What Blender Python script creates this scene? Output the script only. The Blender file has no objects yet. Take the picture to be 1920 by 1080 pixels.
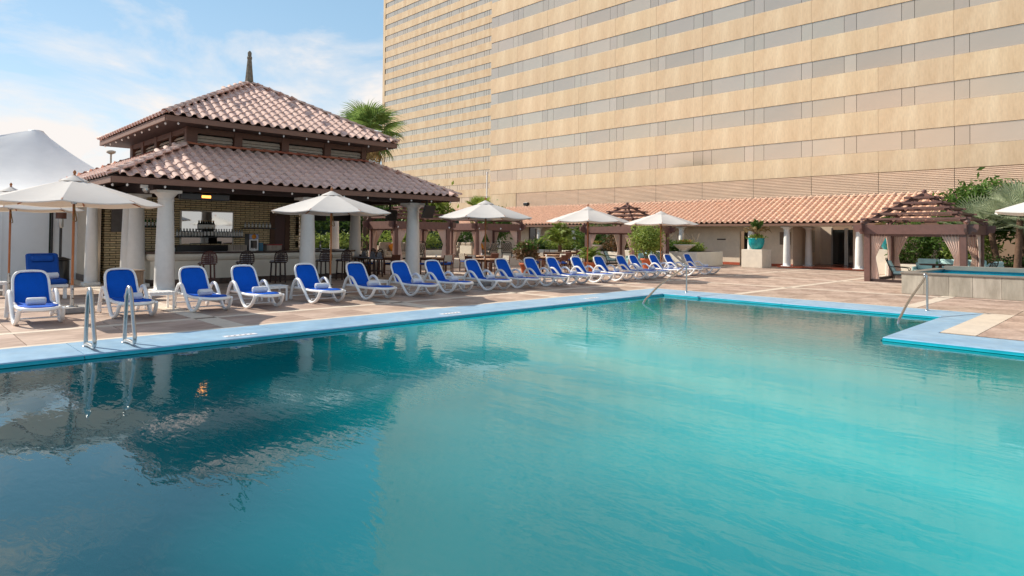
import bpy, math, random
from math import sin, cos, pi, radians as rad
from mathutils import Vector, Matrix, Euler
random.seed(7)
S = bpy.context.scene
C = S.collection

# ------------------------------------------------------------------ camera
cam = bpy.data.cameras.new('camera'); camo = bpy.data.objects.new('camera', cam); C.objects.link(camo)
yaw, pitch, roll = -0.792871381, 0.0185016606, 0.00932659479
f = Vector((sin(yaw)*cos(pitch), cos(yaw)*cos(pitch), sin(pitch)))
r = Vector((cos(yaw), -sin(yaw), 0)); u = r.cross(f)
r2 = r*cos(roll)+u*sin(roll); u2 = r2.cross(f)
M = Matrix((r2, u2, -f)).transposed().to_4x4(); M.translation = Vector((0, 0, 1.75))
camo.matrix_world = M
cam.sensor_width = 36; cam.lens = 36*1191.56/1920; cam.shift_y = (419.26-540)/1920
cam.clip_start = .1; cam.clip_end = 3000
S.camera = camo

# ------------------------------------------------------------------ light
SUN_AZ, SUN_EL = rad(24.5+180), rad(35.5)      # direction towards the sun, in the xy plane from +x
SKY, SUN, EXPO = .105, 3.75, .66
S.view_settings.view_transform = 'Standard'; S.view_settings.look = 'None'
S.view_settings.exposure = EXPO; S.view_settings.gamma = 1; S.view_settings.use_curve_mapping = False
w = bpy.data.worlds.new('World'); S.world = w; w.use_nodes = True
nt = w.node_tree; nt.nodes.clear()
def N(nt, t, **k):
    n = nt.nodes.new(t)
    for a, b in k.items():
        if a.startswith('i_'): n.inputs[a[2:].replace('_', ' ')].default_value = b
        else: setattr(n, a, b)
    return n
L = nt.links.new
sky = N(nt, 'ShaderNodeTexSky', sky_type='NISHITA', sun_disc=False)
sky.sun_elevation = SUN_EL; sky.sun_rotation = rad(90)-SUN_AZ
sky.air_density = 1.0; sky.dust_density = .05; sky.ozone_density = 1.6
tc = N(nt, 'ShaderNodeTexCoord')
mp = N(nt, 'ShaderNodeMapping'); mp.inputs['Scale'].default_value = (1, 1, 2.6); mp.inputs['Location'].default_value = (7.208, 4.002, 8.42)
L(tc.outputs['Generated'], mp.inputs['Vector'])
n1 = N(nt, 'ShaderNodeTexNoise'); n1.inputs['Scale'].default_value = 3.4; n1.inputs['Detail'].default_value = 9; n1.inputs['Roughness'].default_value = .58; n1.inputs['Distortion'].default_value = .35
L(mp.outputs['Vector'], n1.inputs['Vector'])
sx = N(nt, 'ShaderNodeSeparateXYZ'); L(tc.outputs['Generated'], sx.inputs[0])
hz = N(nt, 'ShaderNodeMapRange'); hz.inputs['From Min'].default_value = 0; hz.inputs['From Max'].default_value = .30; hz.inputs['To Min'].default_value = .17; hz.inputs['To Max'].default_value = -.02
L(sx.outputs['Z'], hz.inputs['Value'])
ad = N(nt, 'ShaderNodeMath', operation='ADD'); L(n1.outputs['Fac'], ad.inputs[0]); L(hz.outputs['Result'], ad.inputs[1])
cr = N(nt, 'ShaderNodeValToRGB'); cr.color_ramp.elements[0].position = .475; cr.color_ramp.elements[0].color = (.0, .0, .0, 1)
cr.color_ramp.elements[1].position = .645; cr.color_ramp.elements[1].color = (1, 1, 1, 1)
e = cr.color_ramp.elements.new(.56); e.color = (.40, .40, .40, 1)
L(ad.outputs[0], cr.inputs[0])
mx = N(nt, 'ShaderNodeMix', data_type='RGBA'); L(cr.outputs[0], mx.inputs['Factor'])
# even pale-to-deep blue by height, blended with the physical sky
gz = N(nt, 'ShaderNodeMapRange'); gz.inputs['From Min'].default_value = 0; gz.inputs['From Max'].default_value = .9; L(sx.outputs['Z'], gz.inputs['Value'])
gr = N(nt, 'ShaderNodeValToRGB'); gr.color_ramp.elements[0].color = (3.9, 4.6, 4.9, 1); gr.color_ramp.elements[1].color = (1.3, 2.4, 3.8, 1); g_ = gr.color_ramp.elements.new(.35); g_.color = (2.3, 3.7, 4.7, 1)
L(gz.outputs[0], gr.inputs[0])
bl_ = N(nt, 'ShaderNodeMix', data_type='RGBA'); bl_.inputs['Factor'].default_value = .6; L(sky.outputs[0], bl_.inputs['A']); L(gr.outputs[0], bl_.inputs['B'])
L(bl_.outputs['Result'], mx.inputs['A']); mx.inputs['B'].default_value = (5.9, 5.6, 5.4, 1)
bg = N(nt, 'ShaderNodeBackground'); bg.inputs['Strength'].default_value = SKY
L(mx.outputs['Result'], bg.inputs['Color'])
wo = N(nt, 'ShaderNodeOutputWorld'); L(bg.outputs[0], wo.inputs[0])
sl = bpy.data.lights.new('sun', 'SUN'); sl.energy = SUN; sl.angle = rad(.5); sl.color = (1, .91, .78)
so = bpy.data.objects.new('sun', sl); C.objects.link(so)
sd = Vector((cos(SUN_AZ)*cos(SUN_EL), sin(SUN_AZ)*cos(SUN_EL), sin(SUN_EL)))
so.rotation_euler = sd.to_track_quat('Z', 'Y').to_euler(); so.location = (0, 0, 60)
S.cycles.max_bounces = 8; S.cycles.transparent_max_bounces = 12; S.cycles.caustics_reflective = False; S.cycles.caustics_refractive = False
S.cycles.use_denoising = True

# ------------------------------------------------------------------ materials
def srgb(*c): return tuple(((x/255)/12.92 if x/255 <= .04045 else ((x/255+.055)/1.055)**2.4) for x in c)+(1,)
MATS = {}
def mat(name, col, rough=.6, var=.0, scale=4., bump=0., bscale=30., metal=0., rnd=0., spec=.5, stretch=(1, 1, 1), col2=None, emit=None, trans=0., sheen=0., coord='Object', var2=None):
    """procedural material: base colour broken up by noise (var), a second colour in patches (col2), per-object variation (rnd)"""
    if name in MATS: return MATS[name]
    m = bpy.data.materials.new(name); m.use_nodes = True; MATS[name] = m
    t = m.node_tree; b = t.nodes['Principled BSDF']; l = t.links.new
    b.inputs['Roughness'].default_value = rough; b.inputs['Metallic'].default_value = metal
    b.inputs['Specular IOR Level'].default_value = spec; b.inputs['Transmission Weight'].default_value = trans
    if len(col) == 3: col = (*col, 1)
    tcn = N(t, 'ShaderNodeTexCoord'); mpn = N(t, 'ShaderNodeMapping'); mpn.inputs['Scale'].default_value = stretch
    l(tcn.outputs[coord], mpn.inputs[0])
    src = None
    if var or col2:
        nz = N(t, 'ShaderNodeTexNoise'); nz.inputs['Scale'].default_value = scale; nz.inputs['Detail'].default_value = 6; nz.inputs['Roughness'].default_value = .62
        l(mpn.outputs[0], nz.inputs['Vector'])
        cr = N(t, 'ShaderNodeValToRGB')
        cr.color_ramp.elements[0].position = .32; cr.color_ramp.elements[1].position = .68
        a = col2 if col2 else tuple(max(0, c*(1-var)) for c in col[:3])+(1,)
        if len(a) == 3: a = (*a, 1)
        bb = tuple(min(1, c*(1+var)) for c in col[:3])+(1,)
        cr.color_ramp.elements[0].color = a; cr.color_ramp.elements[1].color = bb
        l(nz.outputs['Fac'], cr.inputs[0]); src = cr.outputs[0]
        if var2:
            nz2 = N(t, 'ShaderNodeTexNoise'); nz2.inputs['Scale'].default_value = var2[0]; nz2.inputs['Detail'].default_value = 4
            l(mpn.outputs[0], nz2.inputs['Vector'])
            mr = N(t, 'ShaderNodeMapRange'); mr.inputs['From Min'].default_value = .3; mr.inputs['From Max'].default_value = .7
            mr.inputs['To Min'].default_value = 1-var2[1]; mr.inputs['To Max'].default_value = 1+var2[1]
            l(nz2.outputs['Fac'], mr.inputs['Value'])
            hs = N(t, 'ShaderNodeHueSaturation'); l(mr.outputs[0], hs.inputs['Value']); l(src, hs.inputs['Color']); src = hs.outputs[0]
    if rnd:
        oi = N(t, 'ShaderNodeObjectInfo'); mr = N(t, 'ShaderNodeMapRange'); mr.inputs['To Min'].default_value = 1-rnd; mr.inputs['To Max'].default_value = 1+rnd
        l(oi.outputs['Random'], mr.inputs['Value'])
        hs = N(t, 'ShaderNodeHueSaturation'); l(mr.outputs[0], hs.inputs['Value'])
        mm = N(t, 'ShaderNodeMapRange'); mm.inputs['To Min'].default_value = .5-rnd*.04; mm.inputs['To Max'].default_value = .5+rnd*.04
        mul = N(t, 'ShaderNodeMath', operation='FRACT'); mul2 = N(t, 'ShaderNodeMath', operation='MULTIPLY'); mul2.inputs[1].default_value = 7.31
        l(oi.outputs['Random'], mul2.inputs[0]); l(mul2.outputs[0], mul.inputs[0]); l(mul.outputs[0], mm.inputs['Value']); l(mm.outputs[0], hs.inputs['Hue'])
        if src: l(src, hs.inputs['Color'])
        else: hs.inputs['Color'].default_value = col
        src = hs.outputs[0]
    if src: l(src, b.inputs['Base Color'])
    else: b.inputs['Base Color'].default_value = col
    if bump:
        nb = N(t, 'ShaderNodeTexNoise'); nb.inputs['Scale'].default_value = bscale; nb.inputs['Detail'].default_value = 5
        l(mpn.outputs[0], nb.inputs['Vector'])
        bn = N(t, 'ShaderNodeBump'); bn.inputs['Strength'].default_value = bump; bn.inputs['Distance'].default_value = .02
        l(nb.outputs['Fac'], bn.inputs['Height']); l(bn.outputs[0], b.inputs['Normal'])
    if emit:
        b.inputs['Emission Color'].default_value = (*emit[0], 1); b.inputs['Emission Strength'].default_value = emit[1]
    return m
def leafmat(name, col, rnd=.3, col2=None, scale=6):
    if name in MATS: return MATS[name]
    m = mat(name, col, rough=.5, var=.35, scale=scale, col2=col2, spec=.35)
    t = m.node_tree; b = t.nodes['Principled BSDF']; o = t.nodes['Material Output']
    tr = N(t, 'ShaderNodeBsdfTranslucent'); ms = N(t, 'ShaderNodeMixShader'); ms.inputs[0].default_value = .35
    src = b.inputs['Base Color'].links[0].from_socket
    t.links.new(src, tr.inputs[0]); t.links.new(b.outputs[0], ms.inputs[1]); t.links.new(tr.outputs[0], ms.inputs[2]); t.links.new(ms.outputs[0], o.inputs[0])
    return m

m_deck = mat('stamped_paving', srgb(188, 166, 150), .72, var=.14, scale=1.3, bump=.35, bscale=9, rnd=.09, coord='Object', col2=srgb(146, 121, 106), var2=(12, .14), stretch=(1, .45, 1))
m_base = mat('deck_grout', srgb(112, 92, 78), .9, var=.15, scale=3)
m_strip = mat('cream_strip', srgb(214, 200, 182), .7, var=.08, scale=2.5, bump=.15, bscale=20, rnd=.03, var2=(11, .06))
m_cop = mat('painted_coping', srgb(154, 186, 208), .42, var=.07, scale=1.1, bump=.12, bscale=5, var2=(4, .10), col2=srgb(132, 172, 202))
m_copf = mat('coping_face_paint', srgb(10, 170, 188), .35, var=.12, scale=3)
m_pool = mat('pool_shell_paint', srgb(70, 190, 195), .7, var=.08, scale=.7, var2=(3, .05))
m_white = mat('white_resin', (.9, .9, .89), .32, var=.02, scale=5, spec=.5)
m_blue = mat('blue_mesh_fabric', srgb(0, 88, 196), .7, spec=.15, var=.09, scale=3, bump=.3, bscale=240, var2=(40, .05))
m_bluec = mat('blue_cushion_fabric', srgb(0, 74, 160), .85, var=.12, scale=5, bump=.2, bscale=90)
m_towel = mat('white_towelling', (.86, .86, .88), .95, var=.03, scale=30, bump=.7, bscale=130)
m_canvas = mat('offwhite_canvas', (.80, .785, .76), .85, var=.04, scale=2, bump=.12, bscale=18)
_t = m_canvas.node_tree; _tr = N(_t, 'ShaderNodeBsdfTranslucent'); _tr.inputs[0].default_value = (.8, .66, .5, 1); _ms = N(_t, 'ShaderNodeMixShader'); _ms.inputs[0].default_value = .28
_t.links.new(_t.nodes['Principled BSDF'].outputs[0], _ms.inputs[1]); _t.links.new(_tr.outputs[0], _ms.inputs[2]); _t.links.new(_ms.outputs[0], _t.nodes['Material Output'].inputs[0])
m_tent = mat('tent_vinyl', (.84, .84, .83), .55, var=.04, scale=1.2, bump=.06, bscale=2)
m_teak = mat('oiled_teak', srgb(168, 104, 58), .5, var=.25, scale=6, stretch=(8, 8, .8), rnd=.05)
m_steel = mat('brushed_steel', (.46, .47, .47), .28, var=.08, scale=12, metal=1)
m_grey = mat('grey_concrete', srgb(150, 148, 146), .8, var=.12, scale=6, bump=.2, bscale=40)
m_tile = mat('clay_roof_tile', srgb(228, 196, 180), .78, var=.12, scale=7, bump=.3, bscale=26, rnd=.075, col2=srgb(202, 166, 152), var2=(16, .08))
m_tile2 = mat('clay_roof_tile_orange', srgb(234, 198, 172), .75, var=.12, scale=6, bump=.25, bscale=24, rnd=.09, col2=srgb(216, 172, 144), var2=(15, .08))
m_ridge = mat('clay_ridge_tile', srgb(196, 112, 82), .68, var=.2, scale=7, bump=.3, bscale=26, rnd=.14, col2=srgb(166, 98, 78))
m_wood = mat('brown_stained_timber', srgb(104, 72, 58), .62, var=.18, scale=5, stretch=(6, 1, 6), bump=.15, bscale=40, rnd=.06)
m_woodd = mat('dark_timber', srgb(58, 40, 36), .6, var=.2, scale=5, stretch=(6, 1, 6))
m_facia = mat('fascia_timber', srgb(126, 92, 76), .6, var=.14, scale=4, stretch=(5, 1, 5))
m_pergola = mat('pergola_paint', srgb(112, 80, 72), .5, var=.15, scale=5, bump=.1, bscale=30, rnd=.05)
m_louv = mat('grey_louvre', srgb(206, 192, 176), .65, var=.12, scale=8, rnd=.06)
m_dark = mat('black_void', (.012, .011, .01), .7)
m_black = mat('black_plastic', (.016, .016, .017), .35, spec=.5)
m_col = mat('white_column_paint', (.80, .785, .745), .55, var=.05, scale=2.2, bump=.1, bscale=14, var2=(8, .03))
m_cream = mat('cream_wall_paint', srgb(216, 198, 176), .75, var=.06, scale=1.5, bump=.12, bscale=30, var2=(7, .03))
m_creamc = mat('cream_counter_paint', srgb(232, 224, 208), .6, var=.05, scale=2.5)
m_brick = mat('buff_brick', srgb(238, 220, 178), .8, var=.12, scale=9, bump=.35, bscale=50, rnd=.12, col2=srgb(208, 184, 142))
m_mortar = mat('dark_mortar', srgb(56, 44, 36), .9, var=.15, scale=8)
m_stone = mat('dark_counter_stone', srgb(92, 72, 60), .35, var=.3, scale=7, col2=srgb(56, 42, 36))
m_plaster = mat('sand_facade_render', srgb(222, 200, 168), .85, var=.07, scale=.55, bump=.25, bscale=6, stretch=(1.6, 1.6, .4), col2=srgb(208, 178, 142), var2=(7, .07), rnd=.045, coord='Object')
m_plaster2 = mat('ribbed_facade_render', srgb(218, 188, 162), .85, var=.08, scale=.6, stretch=(1, 1, 3), var2=(8, .05))
m_joint = mat('facade_joint', srgb(160, 132, 108), .9)
m_facglass = mat('bronze_reflective_glass', srgb(222, 198, 174), .14, metal=.66, var=.04, scale=.35, rnd=.09, spec=.7)
m_mull = mat('dark_mullion', srgb(96, 86, 76), .5)
m_glass = mat('dark_window_glass', (.02, .024, .024), .06, spec=.8)
m_mirror = mat('mirror_glass', (.5, .52, .52), .03, metal=1)
m_terra = mat('terracotta_pot', srgb(196, 104, 66), .75, var=.15, scale=6, bump=.2, bscale=30)
m_turq = mat('turquoise_glaze', srgb(26, 150, 150), .22, var=.25, scale=4, col2=srgb(10, 104, 116), stretch=(1, 1, .5))
m_redfl = mat('red_skirting_tile', srgb(176, 84, 56), .55, var=.15, scale=5)
m_teal = mat('aqua_cushion_fabric', srgb(172, 204, 200), .9, var=.08, scale=4, bump=.15, bscale=60)
m_beige = mat('beige_cushion_fabric', srgb(176, 162, 144), .9, var=.08, scale=4, bump=.15, bscale=60)
m_orange = mat('orange_cushion_fabric', srgb(222, 140, 40), .9, var=.1, scale=4)
m_curt = mat('taupe_curtain', srgb(222, 194, 178), .9, var=.1, scale=3, stretch=(6, 6, .6))
m_iron = mat('dark_wrought_iron', srgb(50, 44, 38), .45, metal=.4)
m_chair = mat('brown_chair_timber', srgb(98, 56, 38), .5, var=.2, scale=6, stretch=(4, 4, 1))
m_weave = mat('cream_weave', srgb(206, 196, 178), .8, var=.2, scale=40, bump=.5, bscale=70)
m_stool = mat('dark_stool_timber', srgb(52, 30, 26), .4, var=.2, scale=6)
m_stoolr = mat('red_brown_stool_timber', srgb(88, 44, 36), .4, var=.2, scale=6)
m_tubstone = mat('travertine_slab', srgb(178, 170, 156), .7, var=.14, scale=2.2, bump=.2, bscale=20, rnd=.12, stretch=(2, 2, .5), col2=srgb(150, 142, 128))
m_tubrim = mat('grey_stone_rim', srgb(132, 124, 114), .6, var=.12, scale=4)
m_bark = mat('rough_bark', srgb(98, 74, 58), .9, var=.3, scale=9, bump=.8, bscale=18)
m_barkl = mat('pale_bark', srgb(150, 132, 110), .9, var=.25, scale=9, bump=.5, bscale=18)
m_soil = mat('planting_soil', srgb(70, 54, 42), .95, var=.3, scale=8)
m_lf_g = leafmat('mid_green_leaf', (.12, .21, .04), col2=(.055, .11, .02))
m_lf_d = leafmat('dark_green_leaf', (.075, .14, .03), col2=(.03, .06, .015))
m_lf_y = leafmat('yellow_green_leaf', (.30, .37, .08), col2=(.14, .21, .035))
m_lf_p = leafmat('palm_leaf', (.24, .34, .10), col2=(.10, .18, .045))
m_lf_s = leafmat('silver_palm_leaf', (.46, .50, .34), col2=(.24, .30, .18))
m_lf_b = leafmat('dry_palm_leaf', (.36, .27, .13), col2=(.2, .13, .06))
m_lf_o = leafmat('orange_flower', (.55, .2, .05), col2=(.30, .26, .05))
m_lf_r = leafmat('reddish_leaf', (.22, .11, .06), col2=(.09, .09, .03))
m_gbot = mat('green_bottle_glass', (.03, .18, .05), .12, spec=.8)
m_cbot = mat('clear_bottle_glass', (.45, .5, .52), .12, spec=.8, var=.2, scale=20)
m_wbot = mat('dark_bottle_glass', (.01, .02, .012), .12, spec=.8)
m_labl = mat('paper_label', (.88, .88, .85), .8)
m_gold = mat('gold_foil', (.5, .34, .14), .35, metal=.6)
m_tape = mat('white_depth_tile', (.86, .84, .86), .4)
m_ink = mat('dark_lettering', (.05, .06, .09), .6)
m_lamp = mat('white_globe_lamp', (.85, .85, .82), .3, emit=((1, .95, .85), .25))

# ------------------------------------------------------------------ mesh helpers
class MB:
    def __init__(s): s.v = []; s.f = []; s.sm = []
    def add(s, vs, fs, smooth=False):
        o = len(s.v); s.v += [tuple(v) for v in vs]; s.f += [tuple(i+o for i in f) for f in fs]; s.sm += [smooth]*len(fs); return s
    def box(s, x0, y0, z0, x1, y1, z1):
        if x0 > x1: x0, x1 = x1, x0
        if y0 > y1: y0, y1 = y1, y0
        if z0 > z1: z0, z1 = z1, z0
        v = [(x0, y0, z0), (x1, y0, z0), (x1, y1, z0), (x0, y1, z0), (x0, y0, z1), (x1, y0, z1), (x1, y1, z1), (x0, y1, z1)]
        return s.add(v, [(0, 3, 2, 1), (4, 5, 6, 7), (0, 1, 5, 4), (1, 2, 6, 5), (2, 3, 7, 6), (3, 0, 4, 7)])
    def bbox(s, x0, y0, z0, x1, y1, z1, b=.01):
        """box with all upright and top edges chamfered"""
        def ring(i, z): return [(x0+i, y0, z), (x1-i, y0, z), (x1, y0+i, z), (x1, y1-i, z), (x1-i, y1, z), (x0+i, y1, z), (x0, y1-i, z), (x0, y0+i, z)]
        def ringi(i, z): return [(x0+i+b*.7, y0+b*.7, z), (x1-i-b*.7, y0+b*.7, z), (x1-b*.7, y0+i+b*.7, z), (x1-b*.7, y1-i-b*.7, z), (x1-i-b*.7, y1-b*.7, z), (x0+i+b*.7, y1-b*.7, z), (x0+b*.7, y1-i-b*.7, z), (x0+b*.7, y0+i+b*.7, z)]
        R = [ringi(b, z0), ring(b, z0+b), ring(b, z1-b), ringi(b, z1)]
        v = sum(R, []); fs = [tuple(range(7, -1, -1)), tuple(range(24, 32))]
        for k in range(3):
            for i in range(8): fs.append((k*8+i, k*8+(i+1) % 8, k*8+8+(i+1) % 8, k*8+8+i))
        return s.add(v, fs)
    def obox(s, c, ax, ay, az):
        c, ax, ay, az = map(Vector, (c, ax, ay, az))
        v = [c+a*ax+b*ay+d*az for d in (-1, 1) for a, b in ((-1, -1), (1, -1), (1, 1), (-1, 1))]
        return s.add(v, [(0, 3, 2, 1), (4, 5, 6, 7), (0, 1, 5, 4), (1, 2, 6, 5), (2, 3, 7, 6), (3, 0, 4, 7)])
    def bar(s, a, b, wx, wy=None, up=(0, 0, 1)):
        """square bar from a to b"""
        a, b = Vector(a), Vector(b); d = (b-a); n = d.normalized(); upv = Vector(up)
        if abs(n.dot(upv)) > .98: upv = Vector((1, 0, 0))
        x = n.cross(upv).normalized(); y = x.cross(n)
        return s.obox((a+b)/2, x*wx/2, y*(wy or wx)/2, d/2)
    def tube(s, pts, r, n=8, caps=True, flat=1.):
        pts = [Vector(p) for p in pts]; k = len(pts); rs = r if isinstance(r, (list, tuple)) else [r]*k
        t0 = (pts[1]-pts[0]).normalized(); up = Vector((0, 0, 1)) if abs(t0.z) < .9 else Vector((0, 1, 0))
        x = t0.cross(up).normalized(); vs = []
        for i, p in enumerate(pts):
            t = ((pts[i+1]-p).normalized() if i < k-1 else Vector()) + ((p-pts[i-1]).normalized() if i else Vector())
            t.normalize(); x = (x-t*x.dot(t)).normalized(); y = t.cross(x)
            for j in range(n): vs.append(p+x*cos(2*pi*j/n)*rs[i]*flat+y*sin(2*pi*j/n)*rs[i])
        fs = [(i*n+j, i*n+(j+1) % n, (i+1)*n+(j+1) % n, (i+1)*n+j) for i in range(k-1) for j in range(n)]
        s.add(vs, fs, True)
        if caps: s.add(vs[:n], [tuple(range(n-1, -1, -1))]); s.add(vs[-n:], [tuple(range(n))])
        return s
    def lathe(s, prof, n=20, c=(0, 0, 0), caps=True, smooth=True):
        vs = [(c[0]+r*cos(2*pi*j/n), c[1]+r*sin(2*pi*j/n), c[2]+z) for r, z in prof for j in range(n)]
        k = len(prof)
        s.add(vs, [(i*n+j, i*n+(j+1) % n, (i+1)*n+(j+1) % n, (i+1)*n+j) for i in range(k-1) for j in range(n)], smooth)
        if caps: s.add(vs[:n], [tuple(range(n-1, -1, -1))]); s.add(vs[-n:], [tuple(range(n))])
        return s
    def grid(s, fn, nu, nv, smooth=True, closed=False):
        vs = [fn(i/nu, j/nv) for i in range(nu+1) for j in range(nv+1)]
        return s.add(vs, [(i*(nv+1)+j, (i+1)*(nv+1)+j, (i+1)*(nv+1)+j+1, i*(nv+1)+j+1) for i in range(nu) for j in range(nv)], smooth)
    def sheet(s, fn, nu, nv, th):
        """closed thin slab from a surface function, thickness th downwards"""
        g = lambda a, b: Vector(fn(a, b))
        top = [g(i/nu, j/nv) for i in range(nu+1) for j in range(nv+1)]; bot = [p-Vector((0, 0, th)) for p in top]
        W = nv+1; ix = lambda i, j: i*W+j; n = len(top); fs = []
        for i in range(nu):
            for j in range(nv):
                fs += [(ix(i, j), ix(i+1, j), ix(i+1, j+1), ix(i, j+1)), (n+ix(i, j), n+ix(i, j+1), n+ix(i+1, j+1), n+ix(i+1, j))]
        for i in range(nu): fs += [(ix(i, 0), n+ix(i, 0), n+ix(i+1, 0), ix(i+1, 0)), (ix(i, nv), ix(i+1, nv), n+ix(i+1, nv), n+ix(i, nv))]
        for j in range(nv): fs += [(ix(0, j), ix(0, j+1), n+ix(0, j+1), n+ix(0, j)), (ix(nu, j), n+ix(nu, j), n+ix(nu, j+1), ix(nu, j+1))]
        return s.add(top+bot, fs, True)
    def merge(s, o, M=None):
        vs = [M @ Vector(v) for v in o.v] if M else o.v
        k = len(s.v); s.v += [tuple(v) for v in vs]; s.f += [tuple(i+k for i in f) for f in o.f]; s.sm += o.sm; return s
    def mesh(s, name, m):
        me = bpy.data.meshes.new(name); me.from_pydata(s.v, [], s.f)
        me.polygons.foreach_set('use_smooth', s.sm)
        if m: me.materials.append(m)
        me.update(); return me
def part(name, mb, m, parent=None, loc=(0, 0, 0), rot=None, label=None, kind=None):
    me = mb.mesh(name, m) if isinstance(mb, MB) else mb
    o = bpy.data.objects.new(name, me); C.objects.link(o); o.location = loc
    if rot: o.rotation_euler = rot
    if parent: o.parent = parent
    if label: o['label'] = label
    if kind: o['kind'] = kind
    return o
def thing(name, label, cat, loc=(0, 0, 0), rz=0., group=None):
    o = bpy.data.objects.new(name, None); C.objects.link(o); o.location = loc; o.rotation_euler = (0, 0, rz)
    o.empty_display_size = .1; o['label'] = label; o['category'] = cat
    if group: o['group'] = group
    return o
def tag(o, label, cat, group=None):
    o['label'] = label; o['category'] = cat
    if group: o['group'] = group
    return o
def struct(name, mb, m, parent=None, loc=(0, 0, 0)):
    o = part(name, mb, m, parent, loc)
    if not parent: o['kind'] = 'structure'
    return o
KIDS = {}
def kids(o):
    if o.name not in KIDS: KIDS[o.name] = [c for c in S.objects if c.parent == o]
    return KIDS[o.name]
def dup(root, loc, rz=None, label=None, parent=None, scale=None):
    rr = root.copy(); C.objects.link(rr); rr.location = loc
    if rz is not None: rr.rotation_euler = (0, 0, rz)
    if label: rr['label'] = label
    if scale: rr.scale = scale
    for ch in kids(root):
        c = ch.copy(); C.objects.link(c); c.parent = rr
        for g in kids(ch):
            d = g.copy(); C.objects.link(d); d.parent = c
    return rr
ORD = ['first', 'second', 'third', 'fourth', 'fifth', 'sixth', 'seventh', 'eighth', 'ninth', 'tenth', 'eleventh', 'twelfth', 'thirteenth', 'fourteenth', 'fifteenth', 'sixteenth', 'seventeenth', 'eighteenth', 'nineteenth', 'twentieth']
R = random.uniform

# ================================================================== GROUND, POOL
PX0, PX1, PY0, PY1 = -10.70, 3.2, -7.0, 12.70     # pool basin
QX1, QY1 = -3.45, 17.12                            # its far-left bay
WZ = -.068
CW = 1.28                                          # coping width
def hole_sheet(z, m, name):
    # big ground around the pool as 6 quads
    B = 400; x0, x1, y0, y1 = PX0-CW+.05, PX1+CW-.05, PY0-CW+.05, PY1+CW-.05
    qx, qy = QX1+.56-.05, QY1+1.5-.05
    y1 = PY1+1.42-.05
    xs = [-B, x0, qx, x1, B]; ys = [-B, y0, y1, qy, B]
    mb = MB()
    for i in range(4):
        for j in range(4):
            cx, cy = (xs[i]+xs[i+1])/2, (ys[j]+ys[j+1])/2
            if x0 < cx < x1 and y0 < cy < y1: continue
            if x0 < cx < qx and y0 < cy < qy: continue
            mb.add([(xs[i], ys[j], z), (xs[i+1], ys[j], z), (xs[i+1], ys[j+1], z), (xs[i], ys[j+1], z)], [(0, 1, 2, 3)])
    return struct(name, mb, m)
deck = hole_sheet(-.012, m_base, 'pool_deck')
# pool shell: floor slopes down away from the bay
mb = MB()
def fz(x, y): return -1.5 - max(0, (8-y))*.10 - max(0, (-x-2))*.03
N1, N2 = 14, 20
mb.grid(lambda a, b: (PX0+(PX1-PX0)*a, PY0+(PY1-PY0)*b, fz(PX0+(PX1-PX0)*a, PY0+(PY1-PY0)*b)), 10, 10)
mb.grid(lambda a, b: (PX0+(QX1-PX0)*a, PY1+(QY1-PY1)*b, fz(PX0+(QX1-PX0)*a, PY1+(QY1-PY1)*b)), 6, 4)
path = [(PX0, PY0), (PX1, PY0), (PX1, PY1), (QX1, PY1), (QX1, QY1), (PX0, QY1)]
for i in range(6):
    (a, b), (c, d) = path[i], path[(i+1) % 6]
    mb.add([(a, b, -4.2), (c, d, -4.2), (c, d, -.08), (a, b, -.08)], [(0, 1, 2, 3)])
struct('pool_shell', mb, m_pool)
# coping: a ring of straight lengths with an overhanging nose, then a gutter ledge
FW, RW, BW_ = 1.50, .56, 1.42                     # coping widths: far run, bay side, right bank
_c = MB()
for q_ in ((PX0-CW+.05, PY0-CW+.05, PX0-.05, QY1+FW-.05), (PX0-.049, QY1+.05, QX1+RW-.05, QY1+FW-.05), (QX1+.05, PY1+.05, QX1+RW-.05, QY1+.049), (QX1+RW-.049, PY1+.05, PX1+CW-.05, PY1+BW_-.05), (PX1+.05, PY0-CW+.05, PX1+CW-.05, PY1+.049), (PX0-.049, PY0-CW+.05, PX1+.049, PY0-.05)):
    _c.box(q_[0], q_[1], -.5, q_[2], q_[3], -.052)
copn = struct('pool_coping', _c, m_copf)
def coping_run(a, b, n, ext0=0, ext1=0, CW=CW):
    """a->b along the inner edge, n = outward normal; lengths about 3 m with fine joints"""
    a, b, n = Vector(a), Vector(b), Vector(n); d = (b-a).normalized(); Ln = (b-a).length
    k = max(1, round(Ln/3.1))
    for i in range(k):
        s0, s1 = i/k*Ln+.005, (i+1)/k*Ln-.005
        e0 = -ext0 if i == 0 else 0; e1 = ext1 if i == k-1 else 0
        P = lambda s, o, z: tuple(a+d*s+n*o)+(z,)
        prof = [(0, -.042), (0, -.014), (.016, 0), (CW, 0.0), (CW, -.045)]
        vs = []
        for s, ee in ((s0, e0), (s1, e1)):
            for o, z in prof: vs.append(P(s+ee*o/CW, o, z))
        m_ = len(prof); fs = [(j, j+1, m_+j+1, m_+j) for j in range(m_-1)]+[tuple(range(m_)), tuple(range(2*m_-1, m_-1, -1))]
        part('coping_slab', MB().add(vs, fs), m_cop, copn)
        # the painted face under the nose and the gutter ledge
        vs = []
        pr2 = [(-.002, -.016), (-.002, -.046), (-.03, -.049), (-.034, -.060), (.04, -.11)]
        for s, ee in ((s0, 0), (s1, 0)):
            for o, z in pr2: vs.append(P(s, o, z))
        m_ = len(pr2); fs = [(j, j+1, m_+j+1, m_+j) for j in range(m_-1)]
        part('gutter_edge', MB().add(vs, fs), m_copf, copn)
coping_run((PX0, PY0), (PX0, QY1), (-1, 0), CW, FW)
coping_run((PX0, QY1), (QX1, QY1), (0, 1), CW, RW, FW)
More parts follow.
